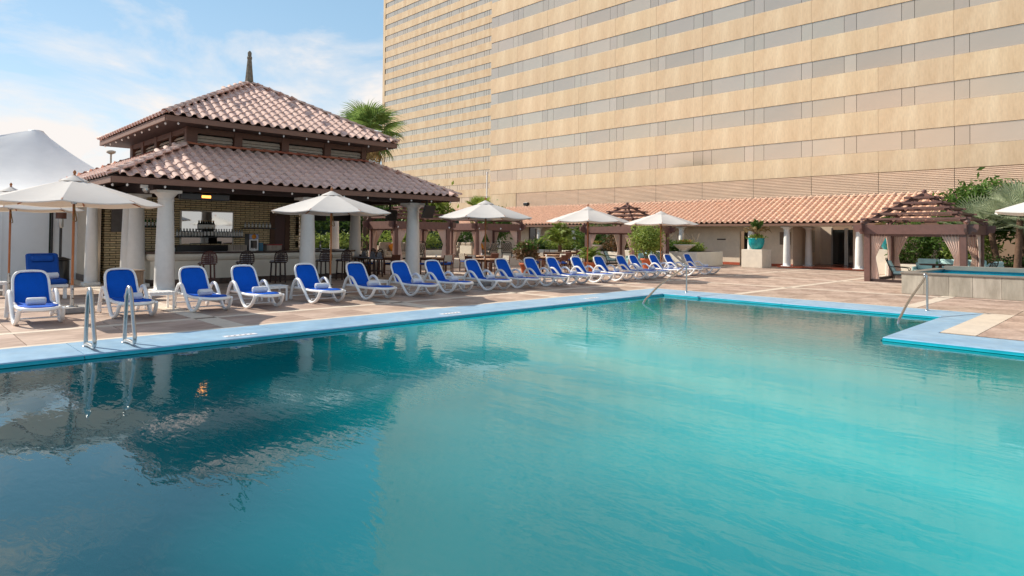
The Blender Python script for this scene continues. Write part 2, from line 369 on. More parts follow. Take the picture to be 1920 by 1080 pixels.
coping_run((QX1, QY1), (QX1, PY1), (1, 0), FW, -BW_, RW)
coping_run((QX1, PY1), (PX1, PY1), (0, 1), -RW, CW, BW_)
coping_run((PX1, PY1), (PX1, PY0), (1, 0), BW_, CW)
coping_run((PX1, PY0), (PX0, PY0), (0, -1), CW, CW)
# water
mw = bpy.data.materials.new('pool_water'); mw.use_nodes = True; t = mw.node_tree; t.nodes.clear(); l = t.links.new
out = N(t, 'ShaderNodeOutputMaterial')
tcn = N(t, 'ShaderNodeTexCoord')
mp1 = N(t, 'ShaderNodeMapping'); mp1.inputs['Rotation'].default_value = (0, 0, rad(45)); mp1.inputs['Scale'].default_value = (.8, 2.0, 1)
l(tcn.outputs['Object'], mp1.inputs[0])
w1 = N(t, 'ShaderNodeTexNoise'); w1.inputs['Scale'].default_value = 2.0; w1.inputs['Detail'].default_value = 3; w1.inputs['Roughness'].default_value = .5; w1.inputs['Distortion'].default_value = .6
w2 = N(t, 'ShaderNodeTexNoise'); w2.inputs['Scale'].default_value = 5.5; w2.inputs['Detail'].default_value = 2.5; w2.inputs['Distortion'].default_value = .8
w3 = N(t, 'ShaderNodeTexNoise'); w3.inputs['Scale'].default_value = .22; w3.inputs['Detail'].default_value = 2
l(mp1.outputs[0], w1.inputs['Vector']); l(mp1.outputs[0], w2.inputs['Vector']); l(tcn.outputs['Object'], w3.inputs['Vector'])
mr3 = N(t, 'ShaderNodeMapRange'); mr3.inputs['From Min'].default_value = .42; mr3.inputs['From Max'].default_value = .60; mr3.inputs['To Min'].default_value = .08; mr3.inputs['To Max'].default_value = 1.0
l(w3.outputs['Fac'], mr3.inputs['Value'])
mu = N(t, 'ShaderNodeMath', operation='MULTIPLY'); l(w2.outputs['Fac'], mu.inputs[0]); l(mr3.outputs[0], mu.inputs[1])
mu2 = N(t, 'ShaderNodeMath', operation='MULTIPLY_ADD'); l(mu.outputs[0], mu2.inputs[0]); mu2.inputs[1].default_value = .42
mw1 = N(t, 'ShaderNodeMath', operation='MULTIPLY'); l(w1.outputs['Fac'], mw1.inputs[0]); mw1.inputs[1].default_value = .6; l(mw1.outputs[0], mu2.inputs[2])
bp = N(t, 'ShaderNodeBump'); bp.inputs['Strength'].default_value = .09; bp.inputs['Distance'].default_value = .05
l(mu2.outputs[0], bp.inputs['Height'])
fr = N(t, 'ShaderNodeFresnel'); fr.inputs['IOR'].default_value = 1.4; l(bp.outputs[0], fr.inputs['Normal'])
gl = N(t, 'ShaderNodeBsdfGlossy'); gl.inputs['Roughness'].default_value = .015; gl.inputs['Color'].default_value = (.97, .97, .97, 1); l(bp.outputs[0], gl.inputs['Normal'])
tr = N(t, 'ShaderNodeBsdfTransparent'); tr.inputs[0].default_value = (.35, .9, .92, 1)
# body colour of the water: deep end (near left) to shallow bay (far right), with soft drifting patches
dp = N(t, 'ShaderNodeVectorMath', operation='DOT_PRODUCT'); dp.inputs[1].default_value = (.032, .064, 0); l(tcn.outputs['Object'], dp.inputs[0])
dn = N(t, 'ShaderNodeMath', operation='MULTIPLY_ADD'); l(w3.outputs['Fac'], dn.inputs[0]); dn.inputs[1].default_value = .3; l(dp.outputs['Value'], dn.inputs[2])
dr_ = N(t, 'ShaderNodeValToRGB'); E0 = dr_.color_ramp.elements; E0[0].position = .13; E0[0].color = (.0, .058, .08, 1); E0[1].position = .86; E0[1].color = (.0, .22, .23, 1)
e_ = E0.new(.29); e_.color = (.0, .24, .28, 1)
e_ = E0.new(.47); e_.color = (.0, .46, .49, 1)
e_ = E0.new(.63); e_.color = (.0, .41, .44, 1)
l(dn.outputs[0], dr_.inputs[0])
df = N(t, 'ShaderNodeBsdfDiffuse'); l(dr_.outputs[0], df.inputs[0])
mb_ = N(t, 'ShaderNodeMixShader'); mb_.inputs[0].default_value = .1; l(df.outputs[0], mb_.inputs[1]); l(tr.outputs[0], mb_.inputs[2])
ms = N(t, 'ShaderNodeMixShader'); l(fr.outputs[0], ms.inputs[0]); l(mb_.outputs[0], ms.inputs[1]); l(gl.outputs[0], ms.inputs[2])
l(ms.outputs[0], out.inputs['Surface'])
mb = MB()
e_ = .03
wp = [(PX0-e_, PY0-e_), (PX1+e_, PY0-e_), (PX1+e_, PY1+e_), (QX1+e_, PY1+e_), (QX1+e_, QY1+e_), (PX0-e_, QY1+e_)]
top = [(x, y, WZ) for x, y in wp]; bot = [(x, y, -5) for x, y in wp]
mb.add(top+bot, [tuple(range(6)), tuple(range(11, 5, -1))]+[(i, 6+i, 6+(i+1) % 6, (i+1) % 6) for i in range(6)])
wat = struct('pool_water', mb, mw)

# paving: slabs between cream strips
XS = [-13.72, -9.15, -4.5]; XSW = [.22, .26, .34]
YS = [4.7, 9.38, 13.75, 18.76, 22.75, 27.95, 33.0]; YSW = [.42, .42, .24, .24, .24, .24, .24]
ox, oy = PX0-CW, QY1+FW            # outer coping lines
def strip_piece(x0, y0, x1, y1):
    part('cream_strip', MB().box(x0+.003, y0+.003, -.02, x1-.003, y1-.003, .0), m_strip, deck)
SM = {}
def slab(x0, y0, x1, y1):
    g = .008; w_, h_ = round(x1-x0-2*g, 3), round(y1-y0-2*g, 3)
    if w_ < .05 or h_ < .05: return
    if (w_, h_) not in SM: SM[(w_, h_)] = MB().bbox(-w_/2, -h_/2, -.03, w_/2, h_/2, -.002, .004).mesh('paving_slab', m_deck)
    part('paving_slab', SM[(w_, h_)], None, deck, ((x0+x1)/2, (y0+y1)/2, R(-.001, .001)))
def field(x0, x1, y0, y1, nx, ny):
    for i in range(nx):
        for j in range(ny):
            slab(x0+(x1-x0)*i/nx, y0+(y1-y0)*j/ny, x0+(x1-x0)*(i+1)/nx, y0+(y1-y0)*(j+1)/ny)
# thin border along the coping
strip_piece(ox-.14, PY0, ox, 6.0); strip_piece(ox-.14, 6.0, ox, 12.0); strip_piece(ox-.14, 12, ox, oy+.12)
strip_piece(ox, oy, -7, oy+.12); strip_piece(-7, oy, QX1+RW, oy+.12)
strip_piece(QX1+RW, PY1+BW_+.1, QX1+RW+.56, oy+.12)                     # wide pale band beside the return of the coping
strip_piece(QX1+RW, PY1+BW_, 4.6, PY1+CW+.1)
xl = [-32, -27.6, -23.0, -18.37]+XS
# left deck, X between columns of the grid
xg = [(-32, .2), (-27.6, .2), (-23.0, .2), (-18.37, .2)]+list(zip(XS, XSW))
yg = [(-9.4, .24), (-4.7, .24), (0.0, .24)]+list(zip(YS, YSW))+[(37.2, .2)]
for k in range(len(yg)):
    y, wy = yg[k]
    yn = yg[k+1][0]-yg[k+1][1]/2 if k+1 < len(yg) else None
    # cross strips (along x)
    for i in range(len(xg)-1):
        xa, xb = xg[i][0]+xg[i][1]/2, xg[i+1][0]-xg[i+1][1]/2
        if y < oy+.2: 
            if xa > ox: continue
            xb = min(xb, ox-.14)
        if xb-xa > .1 and y < 37: strip_piece(xa, y-wy/2, xb, y+wy/2)
    if yn is None: continue
    for i in range(len(xg)):
        x, wx = xg[i]
        y0, y1 = y+wy/2, yn
        if x > ox-.5 and y0 < oy+.12: y0 = max(y0, oy+.12)
        if y1-y0 > .1 and not (x > -5 and y1 < oy+.3): strip_piece(x-wx/2, y0, x+wx/2, y1)
        xa = x+wx/2; xb = xg[i+1][0]-xg[i+1][1]/2 if i+1 < len(xg) else 4.6
        if x == XS[0]:
            if y0 < oy+.12:
                ye = min(y1, oy+.12)
                field(xa, ox-.14, y0, ye, 1, 3)
                if y1 > oy+.12: field(xa, xb, oy+.12, y1, 3, max(1, round((y1-oy)/1.45)))
            else: field(xa, xb, y0, y1, 3, 3)
        else:
            nx = max(1, round((xb-xa)/1.45)); 
            if xa > ox:
                y0 = max(y0, oy+.12)
                if y1-y0 < .1: continue
                if x == XS[2]:
                    field(QX1+RW+.56, xb, y0, y1, 6, max(1, round((y1-y0)/1.45))) if y0 < 23 else None
                    field(xa, QX1+RW+.56, y0, y1, 1, max(1, round((y1-y0)/1.45)))
                    continue
            field(xa, xb, y0, y1, nx, max(1, round((y1-y0)/1.5)))
# right-hand deck inside the corner of the coping
field(QX1+RW+.56, 4.6, PY1+BW_+.1, oy+.12, 5, 3)
# depth marker tiles on the coping
for i, (x, y) in enumerate(((-11.0, 4.35), (-11.05, 9.0), (-11.2, 14.2))):
    o = part('depth_marker', MB().box(-.07, -.27, 0, .07, .27, .006), m_tape, None, (x, y, .001))
    tag(o, ['white depth tile on the coping right of the pool ladder', 'white depth tile on the coping in front of the bar', 'white depth tile on the coping, farthest one'][i], 'depth marker', 'white depth tiles on the coping')
    ink = MB()
    for k in range(5): ink.box(-.02, -.2+.09*k, .006, .02, -.2+.09*k+.035, .0075)
    part('printed_mark', ink, m_ink, o)

# ================================================================== LOUNGERS
def smooth(pts, n=4):
    P = [Vector(p) for p in pts]; o = []
    for i in range(len(P)-1):
        a, b, c, d = P[max(i-1, 0)], P[i], P[i+1], P[min(i+2, len(P)-1)]
        for k in range(n):
            t = k/n; o.append(.5*((2*b)+(c-a)*t+(2*a-5*b+4*c-d)*t*t+(3*b-a-3*c+d)*t**3))
    return o+[P[-1]]
def make_lounger():
    t = thing('sun_lounger', '', 'sun lounger', group='blue and white sun loungers along the pool')
    for s in (-1, 1):
        y = .33*s
        # one swept side frame: rear leg, arm arch, down to the V foot and up to the front rail
        pts = [(-.40, y*1.12, .03), (-.33, y*1.12, .22), (-.22, y*1.12, .44), (-.08, y*1.12, .555), (.08, y*1.12, .56), (.22, y*1.12, .47), (.40, y*1.10, .29), (.60, y*1.08, .10), (.74, y*1.07, .032), (.88, y*1.06, .04), (1.02, y*1.04, .10), (1.12, y*1.02, .19), (1.17, y, .27), (1.20, y*.97, .32)]
        part('side_frame', MB().tube(smooth(pts, 4), .038, 8), m_white, t)
    # seat rail running round the front
    rail = [(-.28, -.30, .33), (.1, -.305, .335), (.6, -.305, .31), (1.0, -.30, .32), (1.22, -.27, .325), (1.33, -.16, .315), (1.36, 0, .31), (1.33, .16, .315), (1.22, .27, .325), (1.0, .30, .32), (.6, .305, .31), (.1, .305, .335), (-.28, .30, .33)]
    part('seat_frame', MB().tube(smooth(rail, 3), .034, 8), m_white, t)
    part('cross_rail', MB().tube([(-.30, -.37, .12), (-.30, .37, .12)], .018, 6), m_white, t); part('cross_rail', MB().tube([(.72, -.33, .10), (.72, .33, .10)], .016, 6), m_white, t)
    part('seat_sling', MB().sheet(lambda a, b: (.0+1.30*a, (b-.5)*.58*(1-.35*max(0, a-.78)/.22), .352-.02*sin(pi*min(1, a*1.5))+.006*(2*b-1)**2-.0*a), 12, 4, .008), m_blue, t)
    # reclined back: rounded frame with the sling inside
    th = rad(58); bx = lambda q: -.02-cos(th)*q-.03*sin(pi*q/.80); bz = lambda q: .34+sin(th)*q
    W = lambda q: .305-.03*max(0, (q-.1))/.7
    fr_ = [(bx(0), -W(0), bz(0)), (bx(.3), -W(.3), bz(.3)), (bx(.52), -W(.52), bz(.52)), (bx(.64), -.245, bz(.64)), (bx(.69), -.17, bz(.69)), (bx(.705), 0, bz(.705)), (bx(.69), .17, bz(.69)), (bx(.64), .245, bz(.64)), (bx(.52), W(.52), bz(.52)), (bx(.3), W(.3), bz(.3)), (bx(0), W(0), bz(0))]
    part('back_frame', MB().tube(smooth(fr_, 3), .026, 8), m_white, t)
    def bs(a, b):
        q = .68*a; wq = W(q) if q < .54 else (W(q)-.12*((q-.54)/.14)**2)
        return (bx(q)+.012-.02*(1-(2*b-1)**2), (2*b-1)*wq, bz(q))
    part('back_sling', MB().sheet(bs, 12, 5, .008), m_blue, t)
    for s in (-1, 1):
        part('wheel', MB().lathe([(.0, -.02), (.055, -.02), (.06, 0), (.055, .02), (0, .02)], 12), m_white, t, (-.38, .355*s, .06), (pi/2, 0, 0))
    return t
L0 = make_lounger()
# rolled towel: a spiral roll
def towel_mesh():
    mb = MB(); n = 26; turns = 3.0; vs = []
    rr = lambda k: .022+.052*k/n
    prof = [(rr(k)*cos(-turns*2*pi*k/n), rr(k)*sin(-turns*2*pi*k/n)*.92) for k in range(n+1)]
    mb.lathe([(.03, -.205), (.068, -.212), (.080, -.195), (.083, -.1), (.081, 0), (.083, .1), (.079, .195), (.066, .212), (.03, .203)], 18)
    M_ = Matrix.Rotation(pi/2, 4, 'X'); mb2 = MB().merge(mb, M_)
    for sgn in (-1, 1):
        pts = [(p[0], sgn*.212, p[1]) for p in prof]
        mb2.tube(pts, .006, 4)
    mb2.tube([(.03, -.20, .078), (.045, 0, .074), (.03, .2, .078)], .008, 5)
    return mb2.mesh('rolled_towel', m_towel)
TW = towel_mesh()
YL = [1.74, 3.31, 4.82, 5.98, 7.62, 9.12, 10.62, 11.92, 13.52, 14.88, 16.30, 17.45, 18.9, 20.3, 21.85, 22.75, 24.35, 25.5, 27.3]
X0 = -15.62
for i, y in enumerate(YL):
    side = 'from the left' 
    lab = 'white framed blue sun lounger, %s from the left in the poolside row' % ORD[i]
    if i == 18: lab = 'white framed blue sun lounger at the far right end of the row'
    if i == 0: lab = 'white framed blue sun lounger nearest the left edge of the photo, before the cushioned one'
    rz = R(-.03, .03)
    x, yy = X0+R(-.05, .05), y+.36
    if i == 0: L0.location = (x, yy, 0); L0.rotation_euler = (0, 0, rz); L0['label'] = lab
    else: dup(L0, (x, yy, 0), rz, lab)
    tx = .62+R(-.06, .06)
    o = part('rolled_towel', TW, None, None, (x+tx, yy+R(-.08, .08), .412), (0, R(0, 1.), rz+R(-.22, .22))); o.scale = (.9, R(.70, .78), .9)
    tag(o, 'rolled white towel lying on the %s lounger from the left' % ORD[i] if i < 18 else 'rolled white towel lying on the farthest lounger', 'towel', 'rolled towels on the loungers')
# slatted side tables
def side_table():
    t = thing('side_table', '', 'side table', group='white resin side tables between loungers')
    for k in range(6): part('slat', MB().bbox(-.24, -.27+.09*k+.004, .375, .24, -.27+.09*(k+1)-.004, .40, .005), m_white, t)
    part('apron', MB().box(-.22, -.25, .325, .22, -.225, .374).box(-.22, .225, .325, .22, .25, .374).box(-.22, -.224, .325, -.2, .224, .374).box(.2, -.224, .325, .22, .224, .374), m_white, t)
    for a in (-1, 1):
        for b in (-1, 1): part('leg', MB().bbox(a*.205-.025, b*.235-.02, 0, a*.205+.025, b*.235+.02, .324, .005), m_white, t)
    return t
T0 = side_table()
tl = [(-15.95, 4.47, 'white side table between the second and third loungers'), (-16.1, 7.22, 'white side table between the fourth and fifth loungers'), (-16.1, 10.3, 'white side table behind the sixth lounger'), (-16.1, 13.25, 'white side table between the eighth and ninth loungers'), (-16.0, 16.1, 'white side table beside the tenth lounger'), (-16.2, 1.25, 'white side table cut by the left edge of the photo'), (-21.5, 2.05, 'white low table left of the cushioned lounger')]
for i, (x, y, lab) in enumerate(tl):
    if i == 0: T0.location = (x, y, 0); T0['label'] = lab
    else: dup(T0, (x, y, 0), 0, lab)

# ================================================================== UMBRELLAS
def make_umbrella():
    t = thing('parasol', '', 'parasol', group='off white market parasols with teak poles')
    part('base_block', MB().bbox(-.34, -.34, 0, .34, .34, .12, .02), m_grey, t)
    part('base_sleeve', MB().tube([(0, 0, .12), (0, 0, .58)], .035, 12).lathe([(.11, .12), (.11, .135), (.05, .14)], 16), m_steel, t)
    kn = part('knob', MB().tube([(.03, 0, .3), (.08, 0, .3)], .014, 8).tube([(.03, 0, .5), (.08, 0, .5)], .014, 8), m_black, t)
    part('pole', MB().tube([(0, 0, .2), (0, 0, 2.90)], .026, 12), m_teak, t)
    r0, zr, zt = 1.72, 2.36, 2.90; n = 8
    cor = [(r0*cos(2*pi*(k+.5)/n), r0*sin(2*pi*(k+.5)/n)) for k in range(n)]
    mb = MB(); K = 6; J = 5
    for th_ in (0, .006):
        for k in range(n):
            a, b = cor[k], cor[(k+1) % n]
            def fn(q, s):
                q0 = .09+.91*q
                x = (a[0]*(1-s)+b[0]*s)*q0; y = (a[1]*(1-s)+b[1]*s)*q0
                sag = .045*sin(pi*s)*q0 * (.6+.4*q0)
                pull = 1-.035*sin(pi*s)*(q0**6)
                return (x*pull, y*pull, zt-(zt-zr)*q0**1.08-sag-th_)
            if th_: mb.grid(lambda q, s: fn(s, q), J, K)
            else: mb.grid(fn, K, J)
    cn = part('canopy', mb, m_canvas, t)
    # hem: a narrow tape round the rim
    hm = MB()
    for k in range(n):
        a, b = cor[k], cor[(k+1) % n]; pts = []
        for j in range(7):
            s = j/6; pl = 1-.035*sin(pi*s); pts.append(((a[0]*(1-s)+b[0]*s)*pl, (a[1]*(1-s)+b[1]*s)*pl, zr-.045*sin(pi*s)))
        hm.add([p for p in pts]+[(p[0], p[1], p[2]-.02) for p in pts], [(j, j+1, 8+j, 7+j) for j in range(6)], True)
    part('hem', hm, m_canvas, cn)
    cap = MB(); 
    cap.lathe([(.30, 2.83), (.24, 2.865), (.12, 2.92), (.03, 2.965)], 8)
    part('vent_cap', cap, m_canvas, cn)
    part('finial', MB().lathe([(.02, 2.96), (.03, 2.975), (.018, 2.99), (.034, 3.02), (.03, 3.05), (.004, 3.085)], 12), m_teak, t)
    for k in range(n):
        a = cor[k]; part('rib', MB().bar((a[0]*.03, a[1]*.03, zt-.05), (a[0]*.985, a[1]*.985, zr-.004), .022, .03), m_teak, t)
        part('strut', MB().bar((a[0]*.03, a[1]*.03, 2.40), (a[0]*.5, a[1]*.5, 2.615), .016, .022), m_teak, t)
    part('hub', MB().lathe([(.05, 2.34), (.06, 2.36), (.06, 2.43), (.045, 2.46)], 12), m_steel, t)
    rope = [(.035, 0, 2.34), (.06, .01, 2.15), (.09, .03, 1.98), (.05, -.03, 2.0), (.03, .02, 2.18), (.045, -.03, 2.28)]
    part('tie_rope', MB().tube(smooth(rope, 4), .012, 5), m_lf_b, t)
    return t
U0 = make_umbrella()
ul = [(-16.5, 2.90, .1, 'large off white parasol nearest the left edge, on a grey base block'), (-22.3, 2.45, .2, 'off white parasol standing behind the leftmost big one'), (-16.5, 9.03, .35, 'off white parasol in front of the bar counter'),
      (-16.5, 14.95, .05, 'off white parasol right of the bar pavilion corner'), (-16.5, 20.65, .3, 'off white parasol left of the middle pergola'), (-16.5, 26.16, .2, 'off white parasol farthest along the lounger row'), (-.9, 17.4, .15, 'off white parasol cut off by the right edge of the photo')]
for i, (x, y, rz, lab) in enumerate(ul):
    if i == 0: U0.location = (x, y, 0); U0.rotation_euler = (0, 0, rz); U0['label'] = lab
    else: dup(U0, (x, y, 0), rz, lab)

# ================================================================== LADDER AND HANDRAILS
lad = thing('pool_ladder', 'stainless steel pool ladder with two hooped rails at the left of the pool', 'pool ladder', (-11.45, 2.2, 0))
for s in (0, .52):
    pts = [(0, s, 0), (0.01, s, .25), (.06, s, .62), (.10, s, .80), (.17, s, .885), (.26, s, .86), (.33, s, .76), (.46, s, .42), (.56, s, .19), (.56, s, .10), (.50, s, .06), (.28, s, .06), (.12, s, .05), (0.03, s, .03)]
    rail = part('grab_rail', MB().tube(smooth(pts, 3), .029, 10), m_steel, lad)
    part('flange', MB().lathe([(.05, 0), (.05, .012), (.03, .02)], 14), m_steel, rail, (0, s, .0))
def handrail(base, low, ztop, label):
    b, lo = Vector(base), Vector(low)
    d = (lo-b); d.z = 0; dn = d.normalized(); ln = d.length
    t = thing('pool_handrail', label, 'handrail', (b.x, b.y, 0), group='curved steel handrails at the pool steps')
    P = lambda s, z: (dn.x*s, dn.y*s, z)
    pts = [P(0, 0), P(0, ztop*.5), P(0, ztop*.8), P(.03, ztop*.93), P(.12, ztop), P(.24, ztop*.97), P(.35, ztop*.84), P(ln*.6, ztop*.42), P(ln*.85, ztop*.12), P(ln*.95, -.02), P(ln, -.22), P(ln, -.5)]
    part('rail', MB().tube(smooth(pts, 4), .026, 10), m_steel, t)
    part('flange', MB().lathe([(.055, 0), (.055, .012), (.03, .02)], 14), m_steel, t)
handrail((-3.97, 18.25, 0), (-3.93, 15.5, 0), .92, 'steel handrail at the right corner of the pool, by the stone tub')
handrail((-10.5, 18.15, 0), (-9.8, 14.6, 0), .92, 'steel handrail at the far left corner of the pool')

# ================================================================== COLUMNS (helper)
def column(name, label, x, y, h, r=.24, group='white round columns', rz=0):
    t = thing(name, label, 'column', (x, y, 0), rz, group)
    prof = [(r*1.0, .10)]
    for k in range(11):
        q = k/10; prof.append((r*(1-.24*q**1.35), .10+(h-.42)*q))
    part('shaft', MB().lathe(prof, 28), m_col, t)
    part('base', MB().bbox(-r*1.22, -r*1.22, 0, r*1.22, r*1.22, .10, .012), m_col, t)
    r1 = r*.76
    part('capital', MB().lathe([(r1, h-.32), (r1*1.10, h-.31), (r1*1.10, h-.285), (r1*1.02, h-.27), (r1*1.04, h-.2), (r1*1.45, h-.10), (r1*1.5, h-.085)], 28), m_col, t)
    part('abacus', MB().bbox(-r1*1.65, -r1*1.65, h-.085, r1*1.65, r1*1.65, h, .008), m_col, t)
    return t

# ================================================================== ROOF TILES
TP = .33; TL = .40
def tile_mesh(name, m, pitch=TP, ln=TL, r=.082):
    """S tile: raised barrel and shallow pan; x across, y up the slope, z out. lower end at y=0, tilted to overlap"""
    prof = []
    for k in range(6): a = pi-pi*k/5; prof.append((-.055*pitch/.33+r*cos(a), r*sin(a)*.95))
    prof += [(.085*pitch/.33, -.026), (.145*pitch/.33, -.022), (.185*pitch/.33, .0)]
    prof = [(-.055*pitch/.33-r-.004, 0)]+prof[1:]
    vs = [(x, 0, z+.030) for x, z in prof]+[(x*.98, ln, z+.002) for x, z in prof]
    n = len(prof); o = MB().add(vs, [(k, k+1, n+k+1, n+k) for k in range(n-1)], True)
    lip = vs[:n]+[(x*.97-.002, 0.002, z+.008) for x, z in prof]
    return o.add(lip, [(n+k, n+k+1, k+1, k) for k in range(n-1)]), vs
def roof_face(parent, ctr, along, up, width_at, nrow, pitch, course, m, nparts, tile, near=None, stuffname='roof_tile'):
    """tiles on a sloping face. ctr=point at the eave centre, along/up unit vectors, width_at(s)->(lo,hi) range along"""
    along, up = Vector(along).normalized(), Vector(up).normalized(); nrm = along.cross(up).normalized()
    Rm = Matrix((along, up, nrm)).transposed().to_4x4(); out = []
    for i in range(nrow):
        lo, hi = width_at(i*course)
        k0, k1 = math.ceil(lo/pitch), math.floor(hi/pitch)
        for k in range(k0, k1+1):
            x = k*pitch
            p = Vector(ctr)+along*x+up*(i*course)
            out.append((p, Rm))
    return out
def place_tiles(parent, items, tmb, mtl, nparts, key):
    items = sorted(items, key=key); me = tmb.mesh('roof_tile', mtl)
    for p, Rm in items[:nparts]:
        o = bpy.data.objects.new('roof_tile', me); C.objects.link(o); o.parent = parent
        J = Matrix.Translation(p) @ Rm @ Euler((R(-.012, .012), R(-.02, .02), R(-.012, .012))).to_matrix().to_4x4()
        o.matrix_basis = Matrix.Translation(-Vector(parent.location)) @ J
    if items[nparts:]:
        mb = MB()
        for p, Rm in items[nparts:]:
            J = Matrix.Translation(-Vector(parent.location)) @ Matrix.Translation(p) @ Rm @ Euler((R(-.012, .012), R(-.02, .02), R(-.012, .012))).to_matrix().to_4x4()
            mb.merge(tmb, J)
        part('roof_tiling', mb, mtl, parent, kind='stuff')
def hip_tiles(parent, a, b, m, name='hip_tile', r=.095, ln=.36):
    a, b = Vector(a), Vector(b); d = (b-a); n = max(1, round(d.length/ln)); dn = d.normalized()
    side = dn.cross(Vector((0, 0, 1))).normalized(); up = side.cross(dn)
    K = 6; vs = []; L_ = d.length/n*1.12
    for y, rr, lift in ((0, r, .022), (L_, r*.88, .0)):
        for k in range(K+1):
            an = pi*k/K; vs.append((rr*1.1*cos(an), y, rr*sin(an)*.85+lift))
    vs += [(v[0]*.86, 0, v[2]*.80) for v in vs[:K+1]]
    fs = [(k+1, k, K+1+k, K+2+k) for k in range(K)]+[(k, k+1, 2*K+3+k, 2*K+2+k) for k in range(K)]
    me = MB().add(vs, fs, True).mesh(name, m)
    Rm = Matrix((side, dn, up)).transposed().to_4x4()
    for i in range(n):
        o = bpy.data.objects.new(name, me); C.objects.link(o); o.parent = parent
        o.matrix_basis = Matrix.Translation(a+d*i/n-Vector(parent.location)) @ Rm @ Euler((0, R(-.03, .03), R(-.02, .02))).to_matrix().to_4x4()

# ================================================================== BAR PAVILION
CX, CY = -25.1, 10.1
pav = thing('bar_pavilion', 'open poolside bar pavilion with two tiers of clay tile hip roof and a stone spire', 'pavilion', (CX, CY, 0))
def pp(name, mb, m, **k):      # pavilion part in world coordinates
    return part(name, mb, m, pav, (-CX, -CY, 0), **k)
LH, LZ = 5.93, 3.22       # lower eave half width, deck height at the eave
UH, UZ = 4.17, 5.30
WH = 3.3                  # upper storey wall half width
tanL = (4.50-LZ)/(LH-WH); tanU = (7.60-UZ)/UH
TM, _ = tile_mesh('roof_tile', m_tile)
items = []
def faces(half, z, tn, top, skip=()):
    sl = math.sqrt(1+tn*tn)
    for nm, al, inw in (('f', (0, 1, 0), (-1, 0, 0)), ('l', (1, 0, 0), (0, 1, 0)), ('b', (0, -1, 0), (1, 0, 0)), ('r', (-1, 0, 0), (0, -1, 0))):
        inwv = Vector(inw); upv = (inwv+Vector((0, 0, tn))).normalized()
        ctr = Vector((CX, CY, z+.05))-inwv*half
        nrow = int((half-top)*sl/.355)
        items.extend(roof_face(pav, ctr-upv*.06, al, upv, lambda s: (-(half-s/sl)+.04, (half-s/sl)-.0), nrow, TP, .355, m_tile, 0, TM))
faces(LH, LZ, tanL, WH-.12)
faces(UH, UZ, tanU, .10)
for it in items: pass
def key(it):
    p = it[0]; d = p.length; front = p.x > CX+1.5 and Rfront(it)
    return (0 if Rfront(it) else 1, d)
def Rfront(it): return it[1].col[2][0] > .2 or (it[1].col[2][1] < -.2 and False)
place_tiles(pav, items, TM, m_tile, 296, key)
# roof decks under the tiles
def hipdeck(h0, z0, h1, z1, th=.06):
    mb = MB(); c = [(-1, -1), (1, -1), (1, 1), (-1, 1)]
    v = [(CX+a*h0, CY+b*h0, z0) for a, b in c]+[(CX+a*h1, CY+b*h1, z1) for a, b in c]+[(CX+a*h0, CY+b*h0, z0-th) for a, b in c]+[(CX+a*h1, CY+b*h1, z1-th) for a, b in c]
    fs = []
    for i in range(4):
        j = (i+1) % 4; fs += [(i, j, 4+j, 4+i), (8+j, 8+i, 12+i, 12+j), (i, 8+i, 8+j, j)]
    return mb.add(v, fs)
pp('roof_deck', hipdeck(LH-.03, LZ-.01, WH-.05, LZ+tanL*(LH-WH)-.02), m_woodd)
pp('roof_deck', hipdeck(UH-.03, UZ-.01, .02, UZ+tanU*UH-.02), m_woodd)
for h0, z0, h1, tn in ((LH, LZ, WH, tanL), (UH, UZ, .12, tanU)):
    for a, b in ((1, -1), (1, 1), (-1, 1), (-1, -1)):
        hip_tiles(pav, (CX+a*(h0+.03), CY+b*(h0+.03), z0+.07), (CX+a*h1, CY+b*h1, z0+tn*(h0-h1)+.09), m_tile)
zt = LZ+tanL*(LH-WH)
for a, b, c, d in ((WH, -WH, WH, WH), (-WH, -WH, WH, -WH), (-WH, WH, -WH, -WH), (WH, WH, -WH, WH)):
    hip_tiles(pav, (CX+a+.06*(a > 0 and c > 0), CY+b, zt+.06), (CX+c+.06*(a > 0 and c > 0), CY+d, zt+.06), m_ridge, 'flashing_tile', .10, .42)
# fascias, soffits, eave lights
for H, Z in ((LH, LZ), (UH, UZ)):
    for a in (0, 1):
        for s in (-1, 1):
            x0, x1 = (-H+.02, H-.02)
            if a == 0: pp('fascia', MB().box(CX+s*(H-.04), CY+x0, Z-.17, CX+s*H, CY+x1, Z-.005), m_facia)
            else: pp('fascia', MB().box(CX+x0+.045, CY+s*(H-.04), Z-.17, CX+x1-.045, CY+s*H, Z-.005), m_facia)
    n = 13 if H > 5 else 10
    for s in range(2):
        for k in range(n):
            q = -H+.4+(2*H-.8)*k/(n-1)
            x, y = (CX+H-.12, CY+q) if s == 0 else (CX+q, CY-H+.12)
            pp('eave_bulb', EB if False else MB().lathe([(.012, Z-.17), (.03, Z-.20), (.032, Z-.225), (.012, Z-.25)], 8, (x, y, 0)), m_white)
# rafters under the lower eave
for k in range(24):
    q = -LH+.3+(2*LH-.6)*k/23
    he = max(WH+.6, abs(q)+.12)
    if he < LH-.2: pp('rafter', MB().bar((CX+LH-.06, CY+q, LZ-.14), (CX+he, CY+q, LZ-.14+tanL*(LH-he)), .06, .12), m_woodd)
pp('soffit', MB().box(CX-UH+.05, CY-UH+.05, UZ-.16, CX+UH-.05, CY+UH-.05, UZ-.12), m_woodd)
pp('ceiling', MB().box(CX-LH+.6, CY-LH+.6, 3.30, CX+LH-.6, CY+LH-.6, 3.34), m_woodd)
